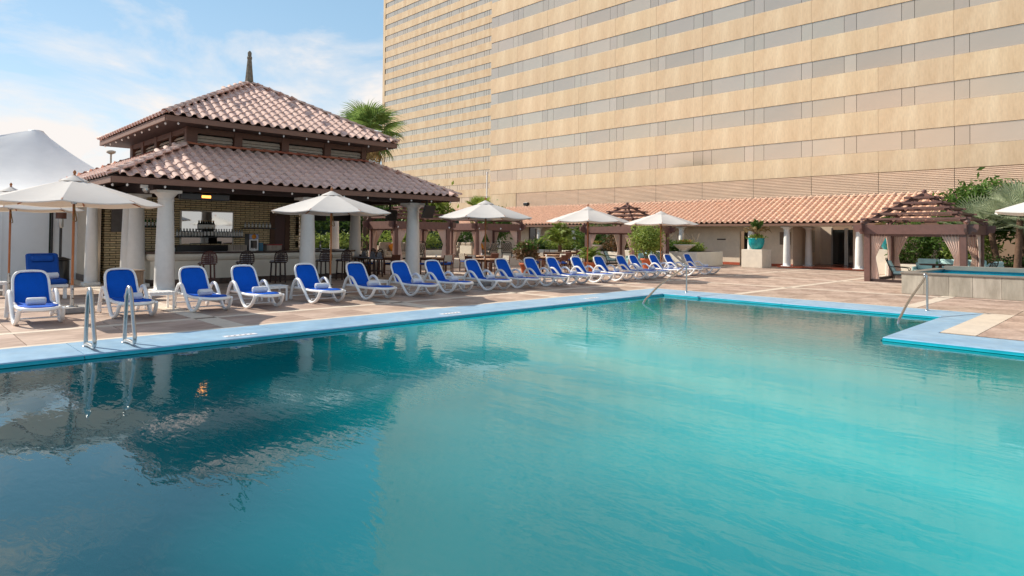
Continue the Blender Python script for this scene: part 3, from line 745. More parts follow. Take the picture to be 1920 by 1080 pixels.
# ring beam on the columns
BX, BY = 4.9, 4.35
for s in (-1, 1):
    pp('beam', MB().box(CX+s*BX-.13, CY-BY-.35, 2.96, CX+s*BX+.13, CY+BY+.35, 3.28), m_woodd)
    pp('beam', MB().box(CX-BX+.135, CY+s*BY-.13, 2.96, CX+BX-.135, CY+s*BY+.13, 3.28), m_woodd)
# upper storey: posts, rails, louvres
zb, zt2 = zt-.25, UZ-.13
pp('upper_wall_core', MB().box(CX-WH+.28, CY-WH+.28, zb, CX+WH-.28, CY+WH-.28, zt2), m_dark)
for face in range(4):
    nb = 4
    Rz = Matrix.Translation((CX, CY, 0)) @ Matrix.Rotation(face*pi/2, 4, 'Z')
    def q(name, mbx, m): 
        pp(name, MB().merge(mbx, Rz), m)
    q('head_rail', MB().box(WH-.16, -WH+.14, zt2-.20, WH-.02, WH-.14, zt2), m_wood)
    q('sill_rail', MB().box(WH-.16, -WH+.14, zb, WH-.02, WH-.14, zb+.26), m_wood)
    for k in range(nb+1):
        y = -WH+2*WH*k/nb; wd = .13 if 0 < k < nb else .17
        y = max(-WH+.17, min(WH-.17, y))
        if k == nb: continue
        q('post', MB().box(WH-.2, y-wd, zb+.002, WH+.0, y+wd, zt2-.002), m_wood)
    for k in range(nb):
        y0, y1 = -WH+2*WH*k/nb+.16, -WH+2*WH*(k+1)/nb-.16
        if k == 0: y0 += .16
        for j in range(6):
            z = zb+.31+j*.105
            if z > zt2-.24: break
            q('louvre_slat', MB().obox((WH-.13, (y0+y1)/2, z), (.04, 0, -.045), (0, (y1-y0)/2, 0), (.006, 0, .006)), m_louv)
# spire
pp('spire', MB().lathe([(.22, 7.45), (.20, 7.62), (.155, 7.68), (.17, 7.70), (.16, 7.76), (.085, 8.6), (.10, 8.62), (.10, 8.68), (.075, 8.72), (.08, 8.86), (.03, 8.93)], 8, (CX, CY, 0), smooth=False), mat('weathered_stone', srgb(120, 112, 98), .85, var=.3, scale=8, bump=.5, bscale=20))
# the pavilion's columns
cl = [(-20.2, 5.78, 'fat white column at the front left corner of the bar'), (-20.2, 10.18, 'white column at the middle of the bar front, behind a parasol'), (-20.2, 14.5, 'white column at the front right corner of the bar'),
      (-22.95, 5.72, 'white column at the bar left side, nearer of a touching pair'), (-23.72, 5.72, 'white column at the bar left side, farther of a touching pair'), (-24.4, 14.5, 'shaded white column on the right side of the bar'), (-30.0, 14.5, 'white column at the back right corner of the bar'), (-21.3, 15.35, 'white column just right of and behind the front right one'), (-29.6, 16.4, 'slim white column in the garden behind the bar')]
for x, y, lab in cl: column('column', lab, x, y, 2.96, .27 if x > -25 else .25, 'white round columns of the bar pavilion')
column('column', 'white column on a plinth beside the brick wall end, left of the bar', -24.35, 4.78, 2.96, .19, 'white round columns of the bar pavilion')
# brick back wall
WX = -25.0
bw = thing('brick_wall', 'buff brick back wall of the bar with dark mortar joints', 'brick wall', (WX, 5.26, 0))
def bpart(n_, mb, m, **k): return part(n_, mb, m, bw, (-WX, -5.26, 0), **k)
bpart('wall_core', MB().box(WX-1.3, 5.28, 0, WX-.02, 12.22, 3.29), m_mortar)
bl, bh = .365, .083
bm_ = MB().bbox(-bl/2+.010, -.012, -bh/2+.010, bl/2-.010, .018, bh/2-.010, .004)
bricks = []
z = .05; row = 0
while z < 3.0:
    y = 5.26+(bl if row % 2 else bl/2)
    while y < 12.2:
        hid = (7.70 < y < 9.45 and 1.35 < z < 2.5) or (11.16 < y < 11.62 and z < 2.5)
        if not hid: bricks.append((y, z))
        y += bl
    z += bh; row += 1
bricks.sort(key=lambda b: (b[1] < 1.2, b[0]))
bme = bm_.mesh('brick', m_brick); rest = MB()
for i, (y, z) in enumerate(bricks):
    if i < 300:
        o = bpy.data.objects.new('brick', bme); C.objects.link(o); o.parent = bw; o.location = (R(-.002, .002), y-5.26, z); o.rotation_euler = (0, 0, pi/2); 
        o.location.x = -.022+R(-.002, .003)
        o.rotation_euler = (0, 0, -pi/2)
    else: rest.merge(bm_, Matrix.Translation((-.022+R(-.002, .003), y-5.26, z)) @ Matrix.Rotation(-pi/2, 4, 'Z'))
hb = MB().bbox(-bl/4+.010, -.012, -bh/2+.010, bl/4-.010, .018, bh/2-.010, .004)
for k in range(36):
    z = .05+k*bh
    for yy, odd in ((5.26+bl/4, 1), (11.07, 1), (11.70, 0), (11.70, 1), (12.14, 0), (12.14, 1)):
        if k % 2 == odd or yy > 12: rest.merge(hb, Matrix.Translation((-.02, yy-5.26, z)) @ Matrix.Rotation(-pi/2, 4, 'Z'))
z = .05; row = 0
while z < 3.0:       # sunlit end face
    x = WX-.18-(bl/2 if row % 2 else 0)
    while x > WX-1.3:
        rest.merge(bm_, Matrix.Translation((x-WX, .022-5.26+5.26, z)) @ Matrix.Rotation(pi, 4, 'Z')); x -= bl
    z += bh; row += 1
part('brickwork', rest, m_brick, bw, kind='stuff')
bpart('door_surround', MB().box(WX-.02, 10.98, 0, WX+.035, 11.17, 2.6).box(WX-.02, 11.61, 0, WX+.035, 11.80, 2.6).box(WX-.02, 11.171, 2.49, WX+.035, 11.609, 2.6), mat('door_surround_brown', srgb(96, 66, 48), .6, var=.2))
bpart('store_door', MB().box(WX-.02, 11.18, 0, WX+.02, 11.60, 2.48), mat('maroon_door_paint', srgb(70, 24, 20), .4, var=.1))
bpart('corner_trim', MB().box(WX-1.5, 5.1, 0, WX-1.33, 5.30, 3.0), m_redfl)
o = part('chalkboard', MB().bbox(-.015, -.27, -.42, .015, .27, .42, .006), mat('grey_chalkboard', srgb(112, 108, 106), .7, var=.12, scale=6), None, (WX+.05, 5.72, 2.16))
tag(o, 'grey menu board hung on the brick wall behind the paired columns', 'menu board')
# white screen wall left of the bar
sw = struct('white_screen_wall', MB().box(-31.5, 5.0, 0, -24.75, 5.12, 3.0), m_cream); del sw['kind']
tag(sw, 'white rendered side wall between the patio heater and the bar column', 'wall')
part('skirting', MB().box(-31.5, 4.98, 0, -24.75, 4.997, .22), m_stone, sw)

# --- counter
ctr = thing('bar_counter', 'curved cream bar counter with dark stone top and plinth', 'bar counter', (-22.6, 6.2, 0))
def counter_path():
    p = [(-25.0, 6.05), (-23.4, 6.05), (-22.85, 6.12), (-22.6, 6.4), (-22.6, 12.9), (-22.75, 13.35), (-23.2, 13.6), (-28.6, 13.6)]
    return p
def sweep(prof, path, close=False):
    """prof: (outward offset, z) along a plan path whose outward side is its right-hand side"""
    P = [Vector(p) for p in path]; vs = []; n = len(prof)
    for i, p in enumerate(P):
        d = ((P[i+1]-p).normalized() if i < len(P)-1 else Vector((0, 0)))+((p-P[i-1]).normalized() if i else Vector((0, 0)))
        d.normalize(); nr = Vector((d.y, -d.x))
        for o, z in prof: vs.append((p.x+nr.x*o, p.y+nr.y*o, z))
    fs = [(i*n+j, i*n+(j+1) % n, (i+1)*n+(j+1) % n, (i+1)*n+j) for i in range(len(P)-1) for j in range(n)]
    fs += [tuple(range(n)), tuple(range(len(vs)-1, len(vs)-n-1, -1))]
    return MB().add(vs, fs)
CP = counter_path(); cpm = lambda prof: sweep(prof, CP)
def cpart(n_, mb, m): return part(n_, mb, m, ctr, (22.6, -6.2, 0))
cpart('counter_body', cpm([(0, .20), (0, .95), (-.25, .95), (-.25, .20)]), m_creamc)
cpart('moulding', cpm([(.004, .80), (.08, .84), (.13, .92), (.14, .97), (.12, 1.035), (.0, 1.048), (-.2, 1.048), (-.2, .955), (.0, .952)]), m_creamc)
cpart('counter_top', cpm([(.17, 1.05), (.18, 1.07), (.17, 1.10), (-.5, 1.10), (-.5, 1.05)]), m_stone)
cpart('plinth', cpm([(-.03, 0), (-.03, .199), (-.2, .199), (-.2, 0)]), m_stone)
# --- stools
def make_stool(wood, lab, name='bar_stool'):
    t = thing(name, lab, 'bar stool', group='arched back bar stools along the counter')
    for a in (-1, 1):
        for b in (-1, 1): part('leg', MB().bar((a*.19, b*.19, 0), (a*.165, b*.165, .70), .042), wood, t)
    part('footrest', MB().bar((-.19, -.185, .22), (-.19, .185, .22), .03).bar((.19, -.185, .22), (.19, .185, .22), .03).bar((-.18, -.185, .25), (.18, -.185, .25), .03).bar((-.18, .185, .25), (.18, .185, .25), .03), wood, t)
    part('seat', MB().bbox(-.22, -.22, .70, .22, .22, .745, .01), wood, t)
    part('seat_cushion', MB().bbox(-.205, -.205, .746, .205, .205, .785, .018), mat('striped_cushion', srgb(70, 80, 110), .9, var=.3, scale=14, col2=srgb(215, 215, 218), stretch=(1, .5, 2)), t)
    # arched lattice back at the +x side
    W_, H_ = .235, .40; x = .205
    arch = [(x, -W_, .745)]+[(x, -W_*cos(pi*k/10), .745+.17+(H_-.17)*sin(pi*k/10)) for k in range(11)]+[(x, W_, .745)]
    part('back_frame', MB().tube(arch, .018, 6), wood, t)
    part('back_cushion', MB().add([(x-.03, -.17*cos(pi*k/8), .80+.17*sin(pi*k/8)*1.35) for k in range(9)]+[(x-.06, -.17*cos(pi*k/8), .80+.17*sin(pi*k/8)*1.35) for k in range(9)], [tuple(range(9)), tuple(range(17, 8, -1))]+[(k+1, k, 9+k, 10+k) for k in range(8)]), mat('striped_cushion', (0, 0, 0)), t)
    bars = MB()
    for k in range(6):
        z = .79+.065*k; hw = W_*.97 if z < .92 else W_*math.sqrt(max(.05, 1-((z-.915)/(H_-.17))**2))
        bars.bar((x, -hw, z), (x, hw, z), .02, .042)
    part('back_slat', bars, wood, t)
    v = MB()
    for y in (-.11, -.04, .04, .11): v.bar((x+.002, y, .75), (x+.002, y, .745+.17+(H_-.17)*math.sqrt(1-(y/W_)**2)), .016, .02)
    part('back_upright', v, wood, t)
    return t
ST0 = make_stool(m_stoolr, 'red brown arched bar stool, first from the left at the counter')
ST0.location = (-21.85, 7.52, 0)
ST1 = make_stool(m_stool, 'dark arched bar stool, second from the left at the counter'); ST1.location = (-21.85, 8.74, 0)
for x, y, rz, lab in ((-21.85, 9.92, .05, 'dark arched bar stool, third from the left, just left of the middle column'), (-21.85, 11.66, -.05, 'dark arched bar stool behind the parasol pole'), (-21.85, 12.5, .1, 'dark arched bar stool right of the parasol pole'),
                      (-22.5, 14.35, 1.57, 'dark bar stool at the end counter, nearest of three in a row'), (-23.1, 14.40, 1.57, 'dark bar stool at the end counter, middle of three in a row'), (-23.75, 14.38, 1.57, 'dark bar stool at the end counter, farthest of three in a row')):
    dup(ST1, (x, y, 0), rz, lab)
# --- back bar
cab = thing('back_bar_cabinet', 'dark low cabinet under the mirror behind the counter', 'cabinet', (-24.7, 8.9, 0))
part('body', MB().box(-.28, -1.5, 0, .2, 2.2, 1.25), m_black, cab)
part('top', MB().box(-.29, -1.52, 1.252, .22, 2.22, 1.29), m_woodd, cab)
mir = thing('bar_mirror', 'wide framed mirror on the brick wall behind the bottles', 'mirror', (WX+.02, 8.58, 0))
part('glass', MB().box(0, -.9, 1.33, .02, .92, 2.52), m_mirror, mir)
part('frame', MB().box(0, -.93, 2.521, .035, .95, 2.56).box(0, .921, 1.3, .035, .96, 2.52).box(0, -.96, 1.3, .035, -.901, 2.52), m_creamc, mir)
def shelf(y0, y1, z, lab):
    o = part('bar_shelf', MB().bbox(-.02, 0, -.02, .24, y1-y0, .02, .005), m_black, None, (WX+.03, y0, z)); tag(o, lab, 'shelf', 'dark shelves on the brick wall'); return o
shelf(7.42, 9.92, 1.58, 'long dark bottle shelf crossing the mirror')
shelf(9.85, 11.12, 1.93, 'short dark glass shelf right of the mirror')
shelf(6.28, 7.15, 1.93, 'short dark shelf of green bottles left of the front column')
def bottle(m, lab, grp, h=.3, r=.038, cap=None):
    t = thing('bottle', lab, 'bottle', group=grp)
    part('glass_body', MB().lathe([(r*.9, 0), (r, .01), (r, h*.58), (r*.8, h*.66), (r*.36, h*.76), (r*.36, h*.97)], 10), m, t)
    part('label_band', MB().lathe([(r*1.03, h*.10), (r*1.03, h*.55)], 10, caps=False), m_labl, t)
    part('cap', MB().lathe([(r*.42, h*.9), (r*.42, h)], 8), cap or m_black, t)
    return t
bc = bottle(m_cbot, 'clear spirit bottle with a pale label on the long shelf', 'clear bottles on the long bar shelf', .29)
bw_ = bottle(m_wbot, 'dark wine bottle with gold neck in the middle of the mirror', 'dark wine bottles before the mirror', .34, .042, m_gold)
bg_ = bottle(m_gbot, 'green bottle on the short left shelf', 'green bottles on the left shelf', .27)
bs_ = bottle(m_cbot, 'small clear bottle on the short shelf right of the mirror', 'bottles on the short right shelf', .24)
B0 = {}
def putb(root, x, y, z):
    if root.name not in B0: B0[root.name] = 1; root.location = (x, y, z)
    else: dup(root, (x, y, z), R(0, 6))
for k in range(9): putb(bc, WX+.15, 7.5+.105*k, 1.60)
for k in range(3): putb(bw_, WX+.15, 8.46+.13*k, 1.60)
for k in range(11): putb(bc, WX+.15, 8.85+.097*k, 1.60)
for k in range(7): putb(bw_, WX+.08, 8.28+.085*k, 1.86)
rs = part('bar_shelf', MB().bbox(-.02, 0, -.015, .1, .72, .015, .004), m_black, None, (WX+.03, 8.2, 1.845)); tag(rs, 'small raised shelf of wine bottles in the middle of the mirror', 'shelf')
for k in range(7): putb(bg_, WX+.13, 6.36+.115*k, 1.95)
for k in range(8): putb(bs_, WX+.13, 9.95+.14*k, 1.95)
# things on the counter
fg = thing('mini_fridge', 'small white drinks cooler with a glass door standing on the counter', 'mini fridge', (-22.95, 9.42, 1.101))
part('body', MB().bbox(-.2, -.17, 0, .18, .17, .62, .01), m_black, fg)
part('door_frame', MB().box(.181, -.16, .02, .2, -.12, .42).box(.181, .12, .02, .2, .16, .42).box(.181, -.119, .38, .2, .119, .42).box(.181, -.119, .02, .2, .119, .06), m_white, fg)
part('door_glass', MB().box(.181, -.118, .061, .19, .118, .379), m_glass, fg)
hd = part('header_panel', MB().box(.181, -.16, .43, .2, .16, .6), mat('silver_panel', srgb(150, 160, 190), .3), fg)
part('logo_patch', MB().lathe([(.0, 0), (.085, 0), (.085, .004), (0, .004)], 14), m_orange, hd, (.2, 0, .515), (0, pi/2, 0))
for k in range(4): part('can', MB().lathe([(.025, 0), (.025, .11)], 8), m_steel, fg, (.172, -.08+.055*k, .0), None)
rk = thing('glass_rack', 'grey ribbed dish rack on the counter left of the cooler', 'dish rack', (-22.95, 8.95, 1.101))
for k in range(9): part('rib', MB().box(-.2, -.28+.06*k, .02, .2, -.26+.06*k, .22), m_louv, rk)
part('tray', MB().box(-.21, -.3, 0, .21, .25, .02), m_louv, rk)
rd = thing('crate', 'red plastic glass crate on the counter beside the brick wall corner', 'crate', (-23.0, 10.22, 1.101))
part('rim', MB().box(-.2, -.28, .2, .2, .28, .24), mat('red_plastic', srgb(150, 30, 28), .4), rd)
for k in range(11): part('rib', MB().box(-.19, -.27+.05*k, .0, .19, -.245+.05*k, .199), m_louv, rd)
o = part('blue_box', MB().bbox(-.12, -.08, 0, .12, .08, .3, .008), mat('blue_plastic', srgb(40, 110, 140), .4), None, (-22.95, 9.72, 1.101)); tag(o, 'blue plastic box right of the drinks cooler', 'box')
tap = thing('beer_tap', 'chrome beer tap tower on the counter right of the parasol pole', 'beer tap', (-22.75, 12.0, 1.101))
part('tower', MB().lathe([(.09, 0), (.09, .015), (.03, .03), (.03, .28), (.045, .3), (.04, .34)], 14), m_steel, tap)
for s in (-1, 0, 1): part('handle', MB().tube([(.04, s*.05, .3), (.07, s*.06, .36)], .014, 6), m_black, tap)
gl_ = MB().lathe([(.02, 0), (.03, .003), (.034, .13)], 10)
for k in range(4):
    o = part('drinking_glass', gl_.mesh('drinking_glass', m_cbot), None, None, (-22.9, 6.45+.13*k, 1.101)); tag(o, 'small clear glass standing in a line on the left end of the counter', 'glass', 'glasses on the left end of the counter')
# eave heater, flood light, screens, speakers
eh = thing('patio_heater', 'dark infrared bar heater with one glowing end under the front eave', 'heater', (-20.35, 6.9, 2.83))
part('housing', MB().bbox(-.10, -.72, -.10, .10, .72, .10, .03), mat('dark_heater_metal', (.07, .07, .075), .4, metal=.5), eh)
part('grille', MB().box(.101, -.66, -.06, .112, .66, .06), m_black, eh)
part('glowing_element', MB().box(.113, -.12, -.035, .118, .14, .04), mat('glowing_element', (1, .5, .15), .5, emit=((1, .36, .06), 2.6)), eh)
part('bracket', MB().box(-.03, -.4, .10, .03, -.36, .24).box(-.03, .36, .10, .03, .4, .24), m_black, eh)
fl = thing('dome_camera', 'small grey dome camera under the eave left of the front column', 'camera', (-19.6, 5.1, 2.93))
part('dome', MB().lathe([(.02, -.10), (.07, -.07), (.085, -.02), (.085, .03)], 14), m_steel, fl)
part('mount', MB().box(-.04, -.14, .031, .04, .04, .12), m_white, fl)
def screen(x, y, z, rz, tilt, w_, h_, lab):
    t = thing('television', lab, 'television', (x, y, z), rz, 'black televisions under the roof')
    g = MB().bbox(-.03, -w_/2, -h_/2, .03, w_/2, h_/2, .01); part('casing', g, m_black, t, rot=(0, tilt, 0))
    part('panel', MB().box(.031, -w_/2+.03, -h_/2+.03, .034, w_/2-.03, h_/2-.03), m_dark, t, rot=(0, tilt, 0))
    part('ceiling_bracket', MB().box(-.10, -.03, 0, -.04, .03, h_/2+.25), m_black, t)
screen(-19.55, 14.78, 2.62, .45, .30, .85, .50, 'black tilted television on the right front column')
screen(-21.8, 14.6, 2.52, .2, .05, .62, .45, 'small black television left of the right front column')
screen(-24.6, 12.75, 2.50, 0, .1, .95, .42, 'long black television over the end counter, left one')
screen(-24.6, 13.9, 2.50, 0, .1, .95, .42, 'long black television over the end counter, right one')

# ================================================================== LEFT SIDE: tent, heater, lounger, bin
tent = thing('marquee', 'big white peaked marquee tent at the left edge behind the parasols', 'tent', (-33, 4.2, 0))
def tp(n_, mb, m): return part(n_, mb, m, tent, (33, -4.2, 0))
# high peak roof with concave slopes
pk = Vector((-34, 4.55, 6.05)); base = [(-27.6, -8.5, 3.1), (-27.6, 8.6, 3.1), (-41, 8.6, 3.1), (-41, -8.5, 3.1)]
mb = MB()
for k in range(4):
    a, b = Vector(base[k]), Vector(base[(k+1) % 4])
    def fn(q, s):
        e = a*(1-s)+b*s; p = pk*(1-q)+e*q
        top = pk+(e-pk).normalized()*.5
        z = e.z+(pk.z-e.z)*((1-q)**1.65)
        rx = .28*(1-q)
        d = (Vector((e.x, e.y))-Vector((pk.x, pk.y))).normalized()
        return (p.x+d.x*rx, p.y+d.y*rx, z-.06*sin(pi*s*6)**2*sin(pi*q))
    mb.grid(fn, 14, 12)
tp('roof', mb, m_tent)
tp('peak_cap', MB().lathe([(.30, 6.0), (.27, 6.08), (.1, 6.12)], 16, (pk.x, pk.y, 0)), m_tent)
for k in range(5):
    y0 = -8+k*3.05
    tp('wall_panel', MB().grid(lambda a, b: (-27.75+.02*sin(a*9), y0+a*3.0, 3.12*b), 10, 1), m_tent)
for k in range(3): tp('panel_seam', MB().box(-27.745, -1.0+k*1.9, 0, -27.725, -.97+k*1.9, 3.1), m_white)
tp('panel_gap_shade', MB().tube([(-27.65, 4.22, 0), (-27.65, 4.22, 2.7)], .035, 8), m_black)  # black rod added as the shade in the gap between two wall panels
lp = thing('lamp_post', 'thin lamp post rising behind the marquee roof', 'lamp post', (-60, 13.0, 0))
part('pole', MB().tube([(0, 0, 0), (0, 0, 8.1)], .07, 8), m_louv, lp)
part('lamp_head', MB().lathe([(.12, 8.08), (.32, 8.18), (.34, 8.34), (.15, 8.4)], 10), m_louv, lp)
ht = thing('mushroom_heater', 'freestanding black patio heater with a wide cream reflector beside the marquee', 'patio heater', (-25.3, 4.1, 0))
part('gas_housing', MB().lathe([(.26, .03), (.26, .78), (.24, .80)], 20), m_black, ht)
part('shelf_rim', MB().lathe([(.24, .801), (.29, .81), (.29, .83), (.1, .9)], 20), m_iron, ht)
part('pole', MB().tube([(0, 0, .9), (0, 0, 1.86)], .04, 10), m_black, ht)
part('burner', MB().lathe([(.06, 1.86), (.075, 1.9), (.07, 2.16)], 14), m_steel, ht)
part('emitter', MB().lathe([(.15, 2.16), (.15, 2.36)], 14), mat('emitter_mesh', srgb(96, 60, 46), .5), ht)
part('reflector', MB().lathe([(.46, 2.40), (.45, 2.42), (.10, 2.52)], 24), m_canvas, ht)
for k in range(2): part('wheel', MB().lathe([(.05, -.02), (.05, .02)], 10), m_black, ht, (-.15+.3*k, .2, .05), (pi/2, 0, 0))
cu = thing('cushioned_lounger', 'white timber lounger with thick blue cushions and a head pillow by the marquee', 'sun lounger', (-20.9, 3.05, 0))
part('frame', MB().bbox(-.6, -.36, .30, 1.05, .36, .38, .01), m_white, cu)
for a, b in ((-.5, -.3), (-.5, .3), (.95, -.3), (.95, .3)): part('leg', MB().bbox(a-.04, b-.04, 0, a+.04, b+.04, .299, .006), m_white, cu)
part('seat_cushion', MB().bbox(-.1, -.34, .382, 1.08, .34, .50, .04), m_bluec, cu)
part('back_cushion', MB().bbox(-.06, -.36, 0, .06, .36, .78, .04), m_bluec, cu, (-.14, 0, .44), (0, rad(-28), 0))
part('head_pillow', MB().bbox(-.05, -.26, 0, .05, .26, .20, .045), m_bluec, cu, (-.31, 0, .92), (0, rad(-28), 0))
o = part('rolled_towel', TW, None, None, (-20.35, 3.05, .58), (0, 0, .1)); tag(o, 'rolled white towel on the thick cushioned lounger', 'towel', 'rolled towels on the loungers')
tb = thing('towel_bin', 'wooden towel bin with a round hole left of the front bar column', 'bin', (-18.9, 4.55, 0), .35)
part('body', MB().bbox(-.25, -.25, 0, .25, .25, .72, .01), mat('weathered_board', srgb(138, 118, 98), .8, var=.2, scale=5, stretch=(6, 6, 1)), tb)
part('round_hole', MB().lathe([(.085, 0), (.085, .006), (0, .006)], 20), m_dark, tb, (.25, 0, .47), (0, pi/2, 0))
part('top', MB().bbox(-.27, -.27, .721, .27, .27, .75, .005), mat('weathered_board', (0, 0, 0)), tb)

# ================================================================== HOTEL TOWER
FY = 44.0
tw = thing('hotel_block', 'tall sand coloured hotel wing with bands of bronze glass, nearer part', 'building', (0, FY, 0))
def tq(n_, mb, m, **k): return part(n_, mb, m, tw, (0, -FY, 0), **k)
XL, XR, ZT = -47.95, 22, 92
tq('wall', MB().box(XL+.05, FY+.32, 0, XR, FY+26, ZT), m_mull)
z0w, sto, hw = 7.20, 2.63, 1.12      # first window sill, storey height, window height
joints = [-47.95, -44.13, -40.17, -36.3, -32.3, -28.25, -24.18, -20.19, -16.2, -12.17, -8.21, -4.2, -.2, 3.8, 7.8, 11.8, 15.8, 19.8, 22]
mull = [-47.95, -46.88, -44.76, -44.09, -43.39, -40.78, -40.07, -39.37, -36.8, -36.09, -35.42, -32.9, -32.17, -31.46, -28.85, -28.1, -27.4, -24.94, -24.15, -23.43, -20.86, -20.17, -19.44, -16.86, -16.15, -14.16, -13.43, -10.89, -10.2, -8.21, -7.47, -4.9, -4.2, -2.2, -1.5, 1.1, 1.8, 3.8, 4.5, 7.1, 7.8, 9.8, 10.5, 13.1, 13.8, 15.8, 16.5, 19.1, 19.8, 22]
nfl = int((ZT-z0w)/sto)
PM = {}
big = MB(); bigw = MB()
npane = nwall = 0
for fl_ in range(nfl):
    zs = z0w+fl_*sto
    # plaster band under this window row
    zb0 = zs-sto+hw if fl_ else 5.88
    for i in range(len(joints)-1):
        x0, x1 = joints[i], joints[i+1]; w_, h_ = round(x1-x0, 3), round(zs-zb0, 3)
        vis = fl_ <= 9 and x1 < 1 
        if vis:
            if (w_, h_) not in PM: PM[(w_, h_)] = MB().bbox(.005, -.0, .004, w_-.005, .34, h_-.004, .006).mesh('wall_panel', m_plaster)
            o = part('wall_panel', PM[(w_, h_)], None, tw, (x0, 0, zb0))
        else: bigw.box(x0+.012, FY, zb0+.012, x1-.012, FY+.34, zs-.012)
    for i in range(len(mull)-1):
        x0, x1 = mull[i], mull[i+1]; w_ = round(x1-x0, 2)
        vis = fl_ <= 7 and x1 < 0.5 and not (fl_ > 6 and x0 > -20)
        if vis and npane < 296:
            npane += 1
            if ('g', w_) not in PM: PM[('g', w_)] = MB().box(.012, .05, .012, w_-.012, .3, hw-.012).mesh('window_pane', m_facglass)
            part('window_pane', PM[('g', w_)], None, tw, (x0, 0, zs), (0, 0, R(-.0015, .0015)))
        else: big.box(x0+.012, FY+.05, zs+.012, x1-.012, FY+.3, zs+hw-.012)
tq('window_panes', big, m_facglass, kind='stuff'); tq('wall_panels', bigw, m_plaster, kind='stuff')
# ribbed base: fine horizontal flutes on separate panels
tq('plain_base_panel', MB().box(XL, FY, 0, -44.15, FY+.33, 5.868), m_plaster)
for i in range(1, len(joints)-1):
    x0, x1 = joints[i]+.014, joints[i+1]-.014
    mb = MB(); z = 3.2; vs = []; 
    nz = 25
    for k in range(nz+1):
        zz = 3.2+2.66*k/nz; vs += [(x0, FY+.055, zz), (x1, FY+.055, zz), (x0, FY+.02, zz+.02), (x1, FY+.02, zz+.02), (x0, FY+.02, zz+.065), (x1, FY+.02, zz+.065)]
    n6 = len(vs)//2
    mb.add(vs, [(2*k, 2*k+1, 2*k+3, 2*k+2) for k in range(n6-1)])
    tq('ribbed_panel', mb, m_plaster2)
tq('base_back', MB().box(-44.1, FY+.11, 0, XR, FY+.31, 5.86), m_joint)
# farther wing
FY2 = 84.0
t2 = thing('hotel_wing', 'receding sand coloured hotel wing with many thin window bands, behind the palm', 'building', (-110, FY2, 0))
def tr_(n_, mb, m, **k): return part(n_, mb, m, t2, (110, -FY2, 0), **k)
XA, XB = -129.2, -88.0
tr_('wall', MB().box(XA+.3, FY2+.4, 0, XB, FY2+30, 120), m_mull)
zw2 = 2.05
bandw = MB(); glw = MB()
k = 0; z = zw2-.0
MX = []; x = XA+.5
while x < XB-1: MX += [x, x+.7, x+.7+2.55, x+1.4+2.55]; x += 3.98
for k in range(44):
    zs = 3.05+k*2.63
    for j in range(10):
        xa = XA+(XB-XA)*j/10; xb = XA+(XB-XA)*(j+1)/10
        bandw.box(xa+.012, FY2, zs-2.63+1.12, xb-.012, FY2+.42, zs)
    for j in range(len(MX)-1): glw.box(MX[j]+.04, FY2+.1, zs+.02, MX[j+1]-.04, FY2+.41, zs+1.10)
bandw.box(XA-.6, FY2-.02, 0, XA+.28, FY2+30, 121)
tr_('wall_bands', bandw, m_plaster, kind='stuff'); tr_('window_panes', glw, m_facglass, kind='stuff')
tr_('link_wall', MB().box(-47.9, FY+26.5, 0, -47.0, FY2+.3, 92), m_plaster)

# ================================================================== ARCADE
ar = thing('arcade', 'long low cream arcade with an orange clay tile roof along the foot of the hotel', 'building', (-28, 38.3, 0))
def ap(n_, mb, m, **k): return part(n_, mb, m, ar, (28, -38.3, 0), **k)
AX0, AX1 = -52.0, -7.55; EY, EZ = 37.8, 2.60; RY, RZ_ = 41.6, 4.22
slp = (RZ_-EZ)/(RY-EY); asl = math.sqrt(1+slp*slp)
TM2, _ = tile_mesh('roof_tile', m_tile2, .36, .44, .10)
up = Vector((0, 1, slp)).normalized()
ai = roof_face(ar, Vector((AX1-.2, EY-.05, EZ+.05)), (1, 0, 0), up, lambda s: (AX0-AX1+.3, -.05), 11, .36, .395, m_tile2, 0, TM2)
place_tiles(ar, ai, TM2, m_tile2, 296, lambda it: -it[0].x*1.0+it[0].y*.0)
ap('roof_deck', MB().obox(((AX0+AX1)/2, (EY+RY)/2, (EZ+RZ_)/2-.02), ((AX1-AX0)/2, 0, 0), (0, (RY-EY)/2, (RZ_-EZ)/2), (0, -.02*slp, .02)), m_woodd)
hip_tiles(ar, (AX1, RY, RZ_+.06), (AX0, RY, RZ_+.06), m_tile2, 'ridge_tile', .12, .5)
ap('eave_board', MB().box(AX0, EY-.02, EZ-.13, AX1, EY+.06, EZ-.005), m_facia)
ap('soffit', MB().box(AX0, EY+.07, EZ-.10, AX1-.1, 42.2, EZ-.06), m_woodd)
ap('lintel', MB().box(AX0, 38.12, EZ-.16, AX1-.1, 38.48, EZ-.101), m_creamc)
WY = 38.95
def wallseg(x0, x1, z0=0, z1=2.49): ap('back_wall', MB().box(x0, WY, z0, x1, WY+.2, z1), m_cream)
wallseg(-36.6, -33.8); wallseg(-29.8, -18.75); wallseg(-17.9, -15.4); wallseg(-52, -37.5)
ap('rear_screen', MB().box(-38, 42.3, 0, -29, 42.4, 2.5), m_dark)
for x0, x1 in ((-33.75, -31.9), (-31.8, -29.85), (-37.45, -36.65)):
    ap('window_frame', MB().box(x0, WY, 0, x0+.07, WY+.1, 2.49).box(x1-.07, WY, 0, x1, WY+.1, 2.49), m_woodd)
    ap('window_pane', MB().box(x0+.075, WY+.03, 0, x1-.075, WY+.05, 2.49), m_glass)
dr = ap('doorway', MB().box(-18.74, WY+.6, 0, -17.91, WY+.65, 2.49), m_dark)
ap('door_head', MB().box(-18.745, WY, 2.15, -17.905, WY+.2, 2.489), m_cream)
